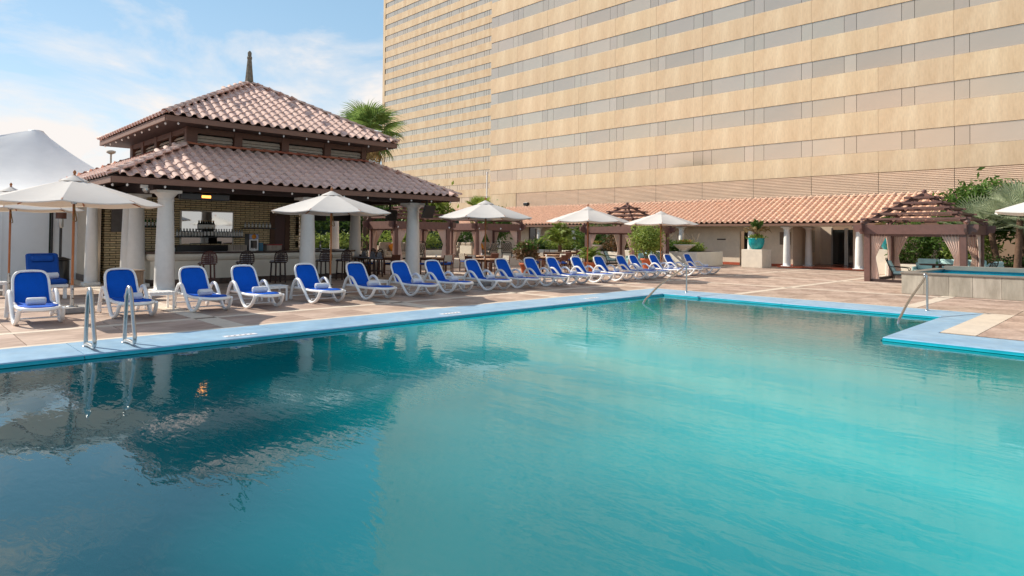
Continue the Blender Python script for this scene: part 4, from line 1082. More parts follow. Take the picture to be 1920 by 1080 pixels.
ap('skirting', MB().box(-29.8, WY-.02, 0, -18.75, WY-.001, .16), m_redfl); ap('skirting', MB().box(-17.9, WY-.02, 0, -15.4, WY-.001, .16), m_redfl)
# porch recess at the right end
ap('porch_floor', MB().box(-15.9, 37.9, 0.0, AX1-1.5, 43.9, .07), mat('red_tile_floor', srgb(132, 66, 48), .25, var=.15, scale=3))
ap('porch_side_wall', MB().box(-15.6, WY+.21, .072, -15.4, 43.35, 2.49), m_cream)
ap('porch_back_wall', MB().box(-15.39, 43.35, .072, -14.65, 43.5, 2.49), m_cream)
for x0, x1 in ((-14.58, -13.78), (-13.68, -12.85)):
    fr2 = ap('glass_door', MB().box(x0, 43.1, .1, x1, 43.14, 2.3), m_glass)
    ap('door_frame', MB().box(x0-.03, 43.05, .072, x0+.05, 43.2, 2.4).box(x1-.05, 43.05, .072, x1+.03, 43.2, 2.4), m_steel)
ap('porch_end_wall', MB().box(-12.2, 39.61, .072, -12.05, 43.7, 2.49), m_cream)
ap('end_wall', MB().box(-12.2, 39.4, 0, -7.7, 39.6, 2.48), m_cream)
nb_ = part('notice_board', MB().bbox(-.02, -.42, -.7, .02, .42, .7, .01), mat('pale_notice', srgb(176, 176, 168), .6, var=.2, scale=12), None, (-15.37, 41.9, 1.55)); tag(nb_, 'pale framed notice on the porch side wall', 'notice')
nb2 = part('notice_board', MB().bbox(-.33, -.02, -.38, .33, .02, .38, .01), mat('brown_notice', srgb(120, 100, 84), .6, var=.3, scale=12), None, (-15.85, WY-.03, 1.72)); tag(nb2, 'small brown framed sign on the wall right of the arcade column', 'sign')
nb3 = part('wall_sign', MB().box(-.3, -.01, -.035, .3, .01, .035), m_woodd, None, (-20.0, WY-.02, 1.62)); tag(nb3, 'thin dark lettered strip on the arcade wall left of the doorway', 'sign')
acol = [(-11.55, 38.3, 'white arcade column at the right of the porch'), (-15.5, 38.3, 'white arcade column left of the porch'), (-17.72, 38.3, 'white arcade column behind the turquoise pot'), (-22.55, 38.3, 'white arcade column behind the far planter'),
        (-32.0, 38.3, 'white arcade column right of the potted palm'), (-35.7, 38.3, 'white arcade column left of the potted palm'), (-28.0, 38.3, 'white arcade column hidden by the middle pergola'), (-40.5, 38.3, 'white arcade column behind the left pergolas'), (-14.95, 40.2, 'shaded white column inside the porch')]
for x, y, lab in acol: column('column', lab, x, y, EZ-.165, .215, 'white round columns of the arcade')
lpn = thing('wall_lamp', 'small black floodlight on the tile roof by the hotel wall', 'lamp', (-42.2, 43.5, 4.6))
part('bracket', MB().box(-.05, -.05, -.9, .05, .4, .0), m_black, lpn); part('lamp_head', MB().bbox(-.3, -.2, 0, .3, .15, .3, .05), m_black, lpn)
pp_ = thing('pipe', 'thin white pipe standing in the corner of the two hotel wings', 'pipe', (-48.6, 44.2, 0)); part('tube', MB().tube([(0, 0, 0), (0, 0, 8.3)], .07, 8), m_white, pp_)

# ================================================================== PERGOLAS
def pergola(x1, y0, s, lab, h=2.0, bh=.38, apex=3.65, hangs=(0, 1, 2, 3), sd=0):
    """near corner post at (x1, y0); extends to x1-s and y0+s"""
    cx, cy = x1-s/2, y0+s/2
    t = thing('pergola', lab, 'pergola', (cx, cy, 0), group='brown curtained pergolas')
    q = s/2-.11
    for i, (a, b) in enumerate(((1, -1), (1, 1), (-1, 1), (-1, -1))):
        part('post', MB().bbox(a*q-.11, b*q-.11, 0, a*q+.11, b*q+.11, h, .01), m_pergola, t)
    def sbeam(axis, sg):
        # beam with scrolled ends
        L2 = s/2+.38; pts = [(-L2, .22), (-L2+.06, .08), (-L2+.20, .10), (-L2+.26, 0), (L2-.26, 0), (L2-.20, .10), (L2-.06, .08), (L2, .22), (L2, bh), (-L2, bh)]
        v = []
        for o in (-.04, .04):
            for p, z in pts: v.append((p, sg*q+o+sg*.13, h-.06+z) if axis == 0 else (sg*q+o+sg*.13, p, h-.06+z+.003))
        n = len(pts); return MB().add(v, [tuple(range(n-1, -1, -1)), tuple(range(n, 2*n))]+[(i, (i+1) % n, n+(i+1) % n, n+i) for i in range(n)])
    for ax in (0, 1):
        for sg in (-1, 1): part('beam', sbeam(ax, sg), m_pergola, t)
    for sg in (-1, 1):
        part('inner_beam', MB().box(-q, sg*q-.05, h+.002, q, sg*q+.05, h+.16), m_pergola, t)
        part('lower_rail', MB().box(-q+.115, sg*q-.03, h-.14, q-.115, sg*q+.03, h-.005), m_pergola, t)
    # hip rafters and stepped battens up to the apex
    zb_ = h+bh-.04
    for a, b in ((1, -1), (1, 1), (-1, 1), (-1, -1)):
        part('hip_rafter', MB().bar((a*(q+.2), b*(q+.2), zb_-.02), (a*.05, b*.05, apex-.05), .07, .13), m_pergola, t)
    nb = 5
    for k in range(nb):
        f_ = (k+.5)/nb*.86; e_ = (q+.2)*(1-f_)+.12; z = zb_+(apex-zb_)*f_+.10
        for sg in (-1, 1):
            part('batten', MB().obox((0, sg*(e_-.12), z), (e_+.08, 0, 0), (0, .07, 0), (0, 0, .04)), m_pergola, t)
            part('batten', MB().obox((sg*(e_-.12), 0, z+.004), (.07, 0, 0), (0, e_+.08, 0), (0, 0, .04)), m_pergola, t)
    part('apex_cap', MB().lathe([(.06, apex-.12), (.075, apex-.02), (.05, apex), (.10, apex+.05), (.09, apex+.12), (.02, apex+.16)], 10), m_pergola, t)
    for a, b in ((1, -1), (1, 1), (-1, 1), (-1, -1)):
        part('corner_ball', MB().lathe([(.03, h+bh-.05), (.09, h+bh+.0), (.10, h+bh+.05), (.05, h+bh+.11)], 10, (a*(q+.15), b*(q+.15), 0)), m_pergola, t)
    # tied curtains: each corner has two
    def curtain(px, py, dx, dy):
        mbc = MB(); wtop = .62
        def fn(a, b):
            z = (h-.03)*(1-b)+.02*b
            tie = .95/ h
            v = 1-b if b < .5 else 0
            zz = 1-b
            if zz > .48: wv = .16+(wtop-.16)*((zz-.48)/.52)**1.15
            else: wv = .16+.16*((.48-zz)/.48)**.8
            s_ = a*wv; fold = .03*sin(a*pi*11)*(.5+wv)
            return (px+dx*s_+dy*fold, py+dy*s_+dx*fold, z)
        mbc.grid(fn, 44, 14); part('curtain', mbc, m_curt, t)
    for i, (a, b) in enumerate(((1, -1), (1, 1), (-1, 1), (-1, -1))):
        if i in hangs:
            curtain(a*(q-.13), b*q, -a, 0); curtain(a*q, b*(q-.13), 0, -b)
    part('floor_rail', MB().box(-q+.12, -q-.05, 0, q-.12, -q+.05, .10).box(-q-.05, -q+.12, 0, -q+.05, q-.12, .10), m_woodd, t)
    return t
pergola(-5.0, 28.8, 3.5, 'large brown pergola with pink curtains behind the stone tub, right')
pergola(-20.6, 30.0, 3.6, 'brown pergola with stepped top in the middle, behind the leafy potted bush')
struct('raised_terrace', MB().bbox(-32.9, 16.6, 0, -26.0, 28.2, .43, .02), m_strip)
p3 = pergola(-26.3, 23.2, 3.5, 'brown pergola with beige sofas and orange cushions behind the dining tables', h=1.65, apex=3.05); p3.scale = (.66, 1, 1); p3.location = (-27.5, 24.95, .43)
p4 = pergola(-26.3, 17.85, 3.5, 'brown pergola seen through the gap right of the bar', h=1.65, apex=3.05); p4.scale = (.66, 1, 1); p4.location = (-27.5, 19.6, .43)
for i, (x, y) in enumerate(((-26.72, 18.0), (-26.72, 21.25), (-26.72, 23.35), (-26.72, 26.6), (-26.72, 25.0))):
    o = part('globe_lamp', MB().lathe([(.01, -.05), (.035, -.035), (.05, 0), (.035, .035), (.01, .05)], 10), m_white, None, (x+.42, y, 2.12)); tag(o, 'small white globe lamp on the pergola beam, '+['leftmost, right of the bar column', 'right end of the pergola beside the bar', 'left corner of the pergola with orange cushions', 'right end of the pergola with orange cushions', 'middle of the pergola with orange cushions'][i], 'lamp', 'white globe lamps on the pergola beams')

# ================================================================== FURNITURE
def sofa(x, y, rz, w_, m, lab, pill=None, n=3):
    t = thing('sofa', lab, 'sofa', (x, y, .43 if m is m_beige else 0), rz, 'cushioned garden sofas')
    part('frame', MB().box(-.38, -w_/2, .08, .38, w_/2, .26).box(-.42, -w_/2, .261, -.34, w_/2, .72).box(-.33, -w_/2, .261, .36, -w_/2+.05, .55).box(-.33, w_/2-.05, .261, .36, w_/2, .55), m_weave if m is m_beige else m_teal, t)
    for k in range(n):
        y0 = -w_/2+.06+(w_-.12)*k/n; y1 = -w_/2+.06+(w_-.12)*(k+1)/n
        part('seat_cushion', MB().bbox(-.3, y0+.01, .262, .4, y1-.01, .42, .035), m, t)
        part('back_cushion', MB().bbox(-.08, y0+.01, 0, .08, y1-.01, .48, .04), m, t, (-.26, 0, .42), (0, rad(-12), 0))
    if pill:
        for k, py in enumerate(pill): 
            o = part('throw_cushion', MB().bbox(-.07, -.2, -.2, .07, .2, .2, .06), m_orange if m is m_beige else m_teal, t, (-.05, py, .62), (rad(45 if m is m_teal else 20), rad(-18), 0))
    return t
sofa(-28.3, 25.0, 0, 2.6, m_beige, 'beige sofa with orange cushions in the left pergola', (-.7, .35))
sofa(-27.4, 23.75, 1.57, 1.0, m_beige, 'small beige sofa at the near side of the left pergola', (.2,), 2)
sofa(-28.3, 19.6, 0, 2.4, m_beige, 'beige sofa in the pergola seen right of the bar', (-.5,))
sofa(-6.2, 32.2, -1.57, 2.6, m_teal, 'aqua sofa along the back of the right pergola', (-.2, .5))
sofa(-4.7, 31.0, 3.14, 1.5, m_teal, 'aqua sofa at the right side of the right pergola', None, 2)
sofa(-22.3, 33.0, -1.57, 1.6, m_teal, 'aqua sofa inside the middle pergola behind the potted bush', (.1,), 2)
def iron_chair(x, y, rz, lab, m=m_teal):
    t = thing('lattice_armchair', lab, 'armchair', (x, y, .43 if m is m_beige else 0), rz, 'wrought iron armchairs with lattice backs')
    for a, b in ((-.26, -.28), (-.26, .28), (.28, -.28), (.28, .28)):
        part('leg', MB().tube([(a*.9, b, .30), (a*1.0, b, .16), (a*1.2, b, .0)], .016, 6), m_iron, t)
    part('seat_frame', MB().bbox(-.28, -.30, .27, .30, .30, .31, .008), m_iron, t)
    part('seat_cushion', MB().bbox(-.26, -.28, .312, .32, .28, .43, .035), m, t)
    X = lambda z: -.26-.42*(z-.3)
    part('back_frame', MB().tube(smooth([(X(.3), -.29, .3), (X(.8), -.29, .8), (X(.93), -.2, .93), (X(.95), 0, .95), (X(.93), .2, .93), (X(.8), .29, .8), (X(.3), .29, .3)], 3), .017, 6), m_iron, t)
    lt = MB()
    for k in range(-4, 5):
        for sg in (-1, 1):
            # diagonal members clipped to the back panel
            y0 = k*.13; pts = []
            for j in range(7):
                z = .42+.08*j; yy = y0+sg*(z-.66)*.8
                if abs(yy) < .28: pts.append((X(z), yy, z))
            if len(pts) > 1: lt.tube([pts[0], pts[-1]], .009, 4)
    part('back_lattice', lt, m_iron, t)
    part('back_cushion', MB().bbox(-.05, -.25, 0, .05, .25, .48, .035), m, t, (-.24, 0, .42), (0, rad(-24), 0))
    for s in (-1, 1): part('armrest', MB().tube(smooth([(X(.62), s*.30, .62), (0, s*.33, .60), (.24, s*.33, .58), (.30, s*.33, .50), (.25, s*.33, .42), (.28, s*.30, .3)], 3), .016, 6), m_iron, t)
    return t
iron_chair(-7.35, 29.6, .15, 'iron armchair with aqua cushions at the front left of the right pergola')
iron_chair(-4.75, 29.7, 2.9, 'iron armchair with aqua cushions at the front right of the right pergola')
iron_chair(-22.8, 30.9, .4, 'iron armchair with aqua cushions in the middle pergola', m_teal)
iron_chair(-21.0, 32.6, 2.7, 'iron armchair with a dark lattice back in the middle pergola, right', m_teal)
iron_chair(-26.9, 26.1, 2.3, 'iron armchair with beige cushion and lattice back in the left pergola', m_beige)
iron_chair(-26.75, 24.6, 3.14, 'iron armchair with lattice back turned away in the left pergola', m_beige)
iron_chair(-26.75, 19.4, 3.14, 'iron armchair with lattice back in the pergola right of the bar', m_beige)
tbl = thing('round_table', 'dark round table on a twin pedestal in the right pergola', 'table', (-6.25, 30.3, 0))
part('tabletop', MB().lathe([(.58, .70), (.62, .72), (.62, .745), (.0, .75)], 28), m_woodd, tbl)
part('pedestal', MB().box(-.16, -.06, 0, -.06, .06, .699).box(.06, -.06, 0, .16, .06, .699), m_woodd, tbl)
vs_ = thing('vase_plant', 'thin green stems in a small vase on the round table', 'plant', (-6.25, 30.3, .751))
part('vase', MB().lathe([(.03, 0), (.045, .06), (.02, .12)], 10), m_gbot, vs_)
st = MB()
for k in range(5): st.tube([(0, 0, .1), (R(-.02, .02), R(-.02, .02), .25), (R(-.07, .07), R(-.07, .07), .36)], .006, 4)
part('stem', st, m_lf_g, vs_)
def dining_table(x, y, rz, lx, ly, lab):
    t = thing('dining_table', lab, 'table', (x, y, 0), rz, 'brown dining tables')
    n = 7
    for k in range(n): part('top_plank', MB().bbox(-lx/2, -ly/2+ly*k/n+.004, .71, lx/2, -ly/2+ly*(k+1)/n-.004, .75, .004), mat('table_teak', srgb(168, 128, 96), .5, var=.15, scale=5, stretch=(.8, 6, 6), rnd=.08), t)
    part('apron', MB().box(-lx/2+.06, -ly/2+.06, .63, lx/2-.06, ly/2-.06, .708), m_chair, t)
    for a in (-1, 1):
        for b in (-1, 1): part('leg', MB().bbox(a*(lx/2-.08)-.035, b*(ly/2-.08)-.035, 0, a*(lx/2-.08)+.035, b*(ly/2-.08)+.035, .629, .006), m_chair, t)
    return t
def make_dchair(backm, lab):
    t = thing('dining_chair', lab, 'chair', group='dining chairs with blue seat cushions')
    for a, b in ((-.21, -.22), (-.21, .22), (.21, -.22), (.21, .22)): part('leg', MB().bar((a, b, 0), (a*.95, b*.97, .43 if a > 0 else .45), .035), m_chair, t)
    part('seat', MB().bbox(-.23, -.24, .43, .23, .24, .46, .006), m_chair, t)
    part('seat_cushion', MB().bbox(-.22, -.22, .461, .22, .22, .52, .022), m_bluec, t)
    for s in (-1, 1):
        part('back_post', MB().bar((-.21, s*.22, .45), (-.28, s*.22, .88), .03), m_chair, t)
        part('armrest', MB().bar((-.24, s*.24, .66), (.2, s*.25, .65), .045, .022).bar((.19, s*.23, .46), (.19, s*.25, .64), .028), m_chair, t)
    part('backrest', MB().obox((-.262, 0, .74), (.012, 0, 0), (0, .205, 0), (-.022, 0, .13)), backm, t)
    return t
DW = make_dchair(m_weave, ''); DB = make_dchair(m_chair, '')
tabs = [(-22.4, 17.2, .0, 1.0, .9, 'square dining table just right of the bar column'), (-19.9, 18.2, .05, 1.1, .9, 'square dining table behind the fourth parasol pole'), (-20.3, 22.3, 0, 1.3, .9, 'dining table between the two terracotta pots'),
        (-25.6, 29.6, 0, 1.0, 2.4, 'long dark dining table in front of the potted palm'), (-23.2, 20.6, 0, 1.0, .9, 'dining table in front of the left pergola'), (-24.0, 15.6, 0, .9, .9, 'brown table seen between the bar columns'), (-22.6, 25.4, 0, 1.1, .9, 'dining table beside the middle pergola')]
for a in tabs: dining_table(*a)
chs = [(0, -22.4, 16.45, 1.57, 'brown dining chair nearest the bar end'), (1, -21.6, 17.2, 3.14, 'cream backed dining chair on the pool side of the first table'), (0, -22.4, 17.95, -1.57, 'brown dining chair at the far side of the first table'),
       (1, -20.75, 18.2, 0, 'cream backed dining chair behind the second table'), (1, -19.9, 19.0, -1.57, 'cream backed dining chair right of the parasol pole'), (0, -19.9, 17.4, 1.57, 'brown dining chair left of the parasol pole'), 
       (1, -20.3, 23.2, -1.57, 'cream backed dining chair right of the third table'), (0, -20.3, 21.4, 1.57, 'brown dining chair behind the croton pot'), (0, -19.4, 22.3, 3.14, 'brown dining chair on the pool side of the third table'), (1, -21.3, 22.5, 0, 'cream backed dining chair behind the third table'),
       (0, -24.9, 29.0, 3.14, 'brown dining chair near side of the long table, left'), (0, -24.9, 29.9, 3.14, 'brown dining chair near side of the long table, right'), (1, -26.3, 29.2, 0, 'cream backed chair far side of the long table, left'), (1, -25.6, 31.1, -1.57, 'cream backed chair at the right head of the long table'), 
       (1, -23.2, 19.8, 1.57, 'cream backed dining chair before the left pergola'), (0, -23.2, 21.4, -1.57, 'brown dining chair before the left pergola'), (0, -22.3, 20.6, 3.14, 'brown dining chair on the pool side of the pergola table'),
       (0, -24.0, 14.8+.05, 1.57, 'brown dining chair by the end counter stools'), (0, -23.2, 15.6, 3.14, 'brown dining chair behind the seventh lounger'), (0, -22.6, 26.2, -1.57, 'brown dining chair left of the middle pergola'), (1, -22.6, 24.6, 1.57, 'cream backed chair left of the middle pergola'), (0, -21.8, 25.4, 3.14, 'brown dining chair behind the yellow potted plant')]
used = set()
for kd, x, y, rz, lab in chs:
    r_ = (DB, DW)[kd]
    if r_.name not in used: used.add(r_.name); r_.location = (x, y, 0); r_.rotation_euler = (0, 0, rz); r_['label'] = lab
    else: dup(r_, (x, y, 0), rz+R(-.15, .15), lab)
for i, (x, y, z, c) in enumerate(((-22.3, 17.3, .751, 0), (-20.0, 18.1, .751, 0), (-20.4, 22.4, .751, 0), (-20.1, 22.1, .751, 0), (-23.1, 20.7, .751, 0))):
    o = part('salt_shaker', MB().lathe([(.03, 0), (.035, .05), (.02, .10), (.01, .11)], 8).mesh('salt_shaker', m_white), None, None, (x, y, z)); tag(o, 'small white shaker on '+['the square table right of the bar column', 'the table behind the fourth parasol pole', 'the table between terracotta pots, farther of two', 'the table between terracotta pots, nearer of two', 'the table before the left pergola'][i], 'shaker', 'white shakers on the dining tables')

# ================================================================== PLANTS
def leafcloud(n, shape, size, seed=0, aspect=.45, clump=0, up=.3):
    """many leaf quads (two triangles folded on the midrib) scattered through a volume"""
    rng = random.Random(seed); mb = MB(); cl_ = [shape(rng) for _ in range(clump)] if clump else None
    for i in range(n):
        if cl_:
            c = cl_[rng.randrange(clump)]; sp = size*1.25; p = Vector(c)+Vector((rng.gauss(0, sp), rng.gauss(0, sp), rng.gauss(0, sp*.7)))
        else: p = Vector(shape(rng))
        d = Vector((rng.gauss(0, 1), rng.gauss(0, 1), rng.gauss(up, .7))).normalized(); s_ = d.cross(Vector((rng.gauss(0, 1), rng.gauss(0, 1), rng.gauss(0, 1)))).normalized()
        L_ = size*rng.uniform(.6, 1.3); w_ = L_*aspect*.5; nn = d.cross(s_)*w_*.35
        mb.add([p, p+d*L_*.5+s_*w_-nn, p+d*L_, p+d*L_*.5-s_*w_-nn], [(0, 1, 2), (0, 2, 3)])
    return mb
def ell(cx, cy, cz, rx, ry, rz_, shell=.55):
    def f(rng):
        while True:
            v = Vector((rng.gauss(0, 1), rng.gauss(0, 1), rng.gauss(0, 1))).normalized()
            q = rng.uniform(shell, 1)**.6; k = 1+.18*sin(v.x*7+cx)+.15*sin(v.y*6+v.z*5+cy)
            return (cx+v.x*rx*q*k, cy+v.y*ry*q*k, cz+v.z*rz_*q*k)
    return f
def boxs(x0, y0, z0, x1, y1, z1, wob=.25):
    def f(rng):
        x, y = rng.uniform(x0, x1), rng.uniform(y0, y1); h = z1+wob*sin(x*2.3+y*1.7)*.5+wob*.5*sin(x*5.1-y*3.3)
        return (x, y, z0+(h-z0)*rng.uniform(0, 1)**.6)
    return f
def limbs(pts_r, m, t, name='trunk'):
    mb = MB()
    for pts, rr in pts_r: mb.tube(smooth(pts, 3), [rr[0]+(rr[1]-rr[0])*k/(3*(len(pts)-1)) for k in range(3*(len(pts)-1)+1)], 7)
    part(name, mb, m, t)
def frond_fan(rad_, m, n=22, spread=2.6, droop=.25, petiole=.6, seed=0, name='fan_frond', wk=.34):
    """palmate leaf: petiole along +x, pleated segments radiating, in the local frame"""
    rng = random.Random(seed); mb = MB(); mb.tube([(0, 0, 0), (petiole*.5, 0, .03), (petiole, 0, 0)], [.018, .012], 4) if False else mb.tube([(0, 0, 0), (petiole*.5, 0, .03), (petiole, 0, 0)], [.02, .014, .01], 4)
    for k in range(n):
        a = -spread/2+spread*k/(n-1); L_ = rad_*(.82+.18*cos(a))*rng.uniform(.88, 1.05); w_ = rad_*spread/n*wk
        d = Vector((cos(a), sin(a), 0)); s_ = Vector((-sin(a), cos(a), 0)); o = Vector((petiole, 0, 0))
        p0 = o+d*.02; p1 = o+d*L_*.55+Vector((0, 0, -droop*.10*L_)); p2 = o+d*L_*.82+Vector((0, 0, -droop*.45*L_)); p3 = o+d*L_+Vector((0, 0, -droop*L_*rng.uniform(.8, 1.5)))
        lf = Vector((0, 0, w_*.55))
        mb.add([p0, p1+s_*w_+lf, p2+s_*w_*.6+lf*.5, p3, p2-s_*w_*.6+lf*.5, p1-s_*w_+lf, p1-lf*.3, p2-lf*.2], [(0, 1, 6), (1, 2, 7, 6), (2, 3, 7), (0, 6, 5), (6, 7, 4, 5), (7, 3, 4)])
    return mb.mesh(name, m)
def frond_pinnate(L_, m, n=20, leaf=.35, arch=.45, seed=0, name='palm_frond'):
    rng = random.Random(seed); mb = MB(); pts = []
    for k in range(7): q = k/6; pts.append(Vector((L_*q*(1-.15*q*q), 0, L_*(.55*q-arch*1.5*q*q*q))))
    mb.tube(pts, [.015*(1-q/7)+.003 for q in range(7)], 4)
    for k in range(n):
        q = .12+.86*k/n; i = min(5, int(q*6)); p = pts[i].lerp(pts[i+1], q*6-i); T = (pts[i+1]-pts[i]).normalized()
        for s in (-1, 1):
            l_ = leaf*sin(pi*(.15+.8*q))*rng.uniform(.85, 1.1)+.05; d = (T*.65+Vector((0, s, 0))*.8+Vector((0, 0, .12))).normalized(); w_ = .016
            e = p+d*l_+Vector((0, 0, -.22*l_)); mid = p+d*l_*.5+Vector((0, 0, .02))
            mb.add([p, mid+T*w_, e, mid-T*w_], [(0, 1, 2), (0, 2, 3)])
    return mb.mesh(name, m)
def palm_head(t, meshes, c, n, tilt=(.1, 1.3), name='frond', sc=(.85, 1.15), seed=1, dry=None):
    rng = random.Random(seed)
    for k in range(n):
        q = (k+.5)/n; az = k*2.39996+rng.uniform(-.2, .2); el = tilt[1]+(tilt[0]-tilt[1])*q+rng.uniform(-.08, .08)
        me = rng.choice(meshes)
        if dry and q > .82: me = dry
        o = part(name, me, None, t, c); o.rotation_euler = Euler((rng.uniform(-.3, .3), -el, az), 'XYZ'); s_ = rng.uniform(*sc); o.scale = (s_, s_, s_)
# fan palm behind the bar
fp = thing('fan_palm', 'tall fan palm with drooping dry skirt rising behind the bar roof', 'palm tree', (-37.0, 22.7, 0))
ffs = [frond_fan(1.55, m_lf_p, 26, 2.7, .35, 1.05, s, wk=.28) for s in range(3)]; ffd = frond_fan(1.25, m_lf_b, 20, 2.0, 1.1, .9, 9)
limbs([([(0, 0, 0), (.05, .05, 3), (0, .1, 8.2)], (.22, .17))], m_bark, fp)
palm_head(fp, ffs, (0, .1, 8.25), 30, (-.9, 1.35), 'frond', (.85, 1.2), 3, ffd)
# silver fan palms behind the right pergola
sfs = [frond_fan(.95, m_lf_s, 20, 2.3, .06, .7, s, wk=.2) for s in range(3)]
for i, (x, y, h, lean, n) in enumerate(((-4.75, 34.2, 2.35, (-.35, .1), 22), (-4.1, 33.6, 2.75, (.1, .1), 24), (-3.4, 34.0, 2.3, (.4, .2), 22), (-4.1, 35.4, 3.0, (.0, .0), 20), (-5.4, 34.9, 2.3, (-.3, .1), 16))):
    lab = ['silver green fan palm leaning left beside the pergola corner', 'silver green fan palm in the middle of the clump at the right edge', 'silver green fan palm at the right edge of the photo', 'silver green fan palm at the back of the clump', 'low silver green fan palm touching the pergola roof'][i]
    t = thing('silver_palm', lab, 'palm tree', (x, y, 0), 0, 'silver fan palms behind the right pergola')
    limbs([([(0, 0, .3), (lean[0]*.5, lean[1]*.5, h*.5), (lean[0], lean[1], h)], (.15, .11))], m_bark, t)
    palm_head(t, sfs, (lean[0], lean[1], h-.2), n, (.0, 1.45), 'frond', (.85, 1.2), 10+i)
# planter bed right
def planter(x0, y0, x1, y1, h, lab, m=m_creamc):
    o = part('planter_wall', MB().bbox(x0, y0, 0, x1, y1, h, .02), m, None); tag(o, lab, 'planter wall', 'low cream planter walls')
    part('soil', MB().box(x0+.15, y0+.15, h+.001, x1-.15, y1-.15, h+.02), m_soil, o)
    return o
planter(-9.0, 33.55, 8, 37.3, .58, 'low pale planter wall behind the right pergola')
planter(-24.2, 34.0, -19.0, 37.2, .86, 'cream planter wall right of the middle pergola')
planter(-34.5, 34.5, -25.0, 37.2, .72, 'cream planter wall behind the long dining table')
planter(-36, 8, -33, 33.5, .75, 'long cream planter wall in the garden behind the bar')
def bush(name, x, y, z, fn, n, size, m, lab, cat='shrub', grp=None, clump=0, stems=True, aspect=.45, seed=0):
    t = thing(name, lab, cat, (x, y, z), 0, grp)
    part('foliage', leafcloud(n, fn, size, seed, aspect, clump), m, t)
    if stems:
        rng = random.Random(seed); mb = MB()
        for k in range(6): mb.tube([(0+rng.uniform(-.1, .1), rng.uniform(-.1, .1), 0), (rng.uniform(-.3, .3), rng.uniform(-.3, .3), .6), (rng.uniform(-.5, .5), rng.uniform(-.5, .5), 1.1)], [.03, .02, .01], 5)
        part('stem', mb, m_barkl, t)
    return t
G_ = 'shrubs in the planters'
bush('bamboo_shrub', -8.2, 35.0, .58, ell(0, 0, .95, 1.0, .8, 1.0), 2600, .22, m_lf_g, 'bright green feathery bush seen through the right pergola', grp=G_, aspect=.3, seed=1)
bush('bamboo_shrub', -6.9, 35.0, .58, ell(0, 0, .85, 1.0, .8, .95), 2200, .20, m_lf_g, 'green bush in the middle of the right pergola view', grp=G_, aspect=.3, seed=2)
bush('croton_shrub', -5.9, 34.7, .58, ell(0, 0, .7, 1.0, .7, .8), 1800, .17, m_lf_y, 'yellow green croton bush at the right of the pergola view', grp=G_, seed=3)
bush('ground_cover', -3.9, 34.4, .58, boxs(-2.0, -.7, 0, 4.6, .9, .42), 2600, .13, m_lf_d, 'dark low ground cover under the silver palms', 'plant', G_, stems=False, seed=4)
fr_t = bush('frangipani', -5.6, 36.3, .58, ell(0, 0, 2.35, 1.45, .9, 1.2, .3), 5200, .34, m_lf_g, 'big leaved green tree behind the silver palms', 'tree', None, clump=120, aspect=.38, seed=5)
bush('leafy_shrub', -1.2, 36.4, .58, ell(0, 0, 1.6, 2.4, .8, 1.1), 2200, .25, m_lf_d, 'dark hedge behind the silver palm clump', 'hedge', None, seed=6)
for i, (x, y, rx, h, m_) in enumerate(((-23.6, 35.3, .7, .75, m_lf_d), (-22.6, 35.2, .8, .55, m_lf_g), (-21.6, 35.0, .8, .5, m_lf_g), (-20.6, 35.0, .8, .45, m_lf_g), (-19.8, 35.2, .6, .4, m_lf_y))):
    bush('leafy_shrub', x, y, .86, ell(0, 0, h*.5, rx, .7, h*.8), 900, .16, m_, '%s green shrub from the left in the planter by the arcade' % ORD[i], grp=G_, seed=20+i)
for i, (x, y, rx, h, m_) in enumerate(((-33, 35.4, 1.1, .5, m_lf_g), (-30.6, 35.4, 1.3, .6, m_lf_y), (-28, 35.3, 1.2, 1.3, m_lf_g), (-26.4, 35.2, 1.1, 1.5, m_lf_d), (-25.4, 35.0, .8, 1.0, m_lf_r))):
    bush('leafy_shrub', x, y, .72, ell(0, 0, h*.6, rx, .8, h*.8), 1300, .2, m_, 'garden shrub behind the middle pergola, %s from the left' % ORD[i], grp=G_, seed=30+i)
# stone bowls
def bowl(x, y, z, lab, s=1.):
    t = thing('bowl_planter', lab, 'planter', (x, y, z), 0, 'wide stone bowl planters'); t.scale = (s, s, s)
    part('bowl', MB().lathe([(.22, 0), (.24, .05), (.30, .10), (.62, .36), (.66, .38), (.66, .42), (.60, .42), (.5, .36)], 26), m_creamc, t)
    part('foliage', leafcloud(500, ell(0, 0, .50, .5, .5, .16, .2), .14, 3), m_lf_y, t)
    part('flower', leafcloud(130, ell(.1, 0, .60, .45, .45, .10, .2), .09, 4, .7), m_lf_o, t)
bowl(-20.0, 34.3, .88, 'stone bowl of orange flowers on the planter wall by the arcade')
bowl(-27.0, 34.8, .74, 'stone bowl of yellow flowers seen through the middle pergola')
bowl(-32.6, 29.8, .0, 'pale tapering stone bowl left of the long dining table', 1.3)
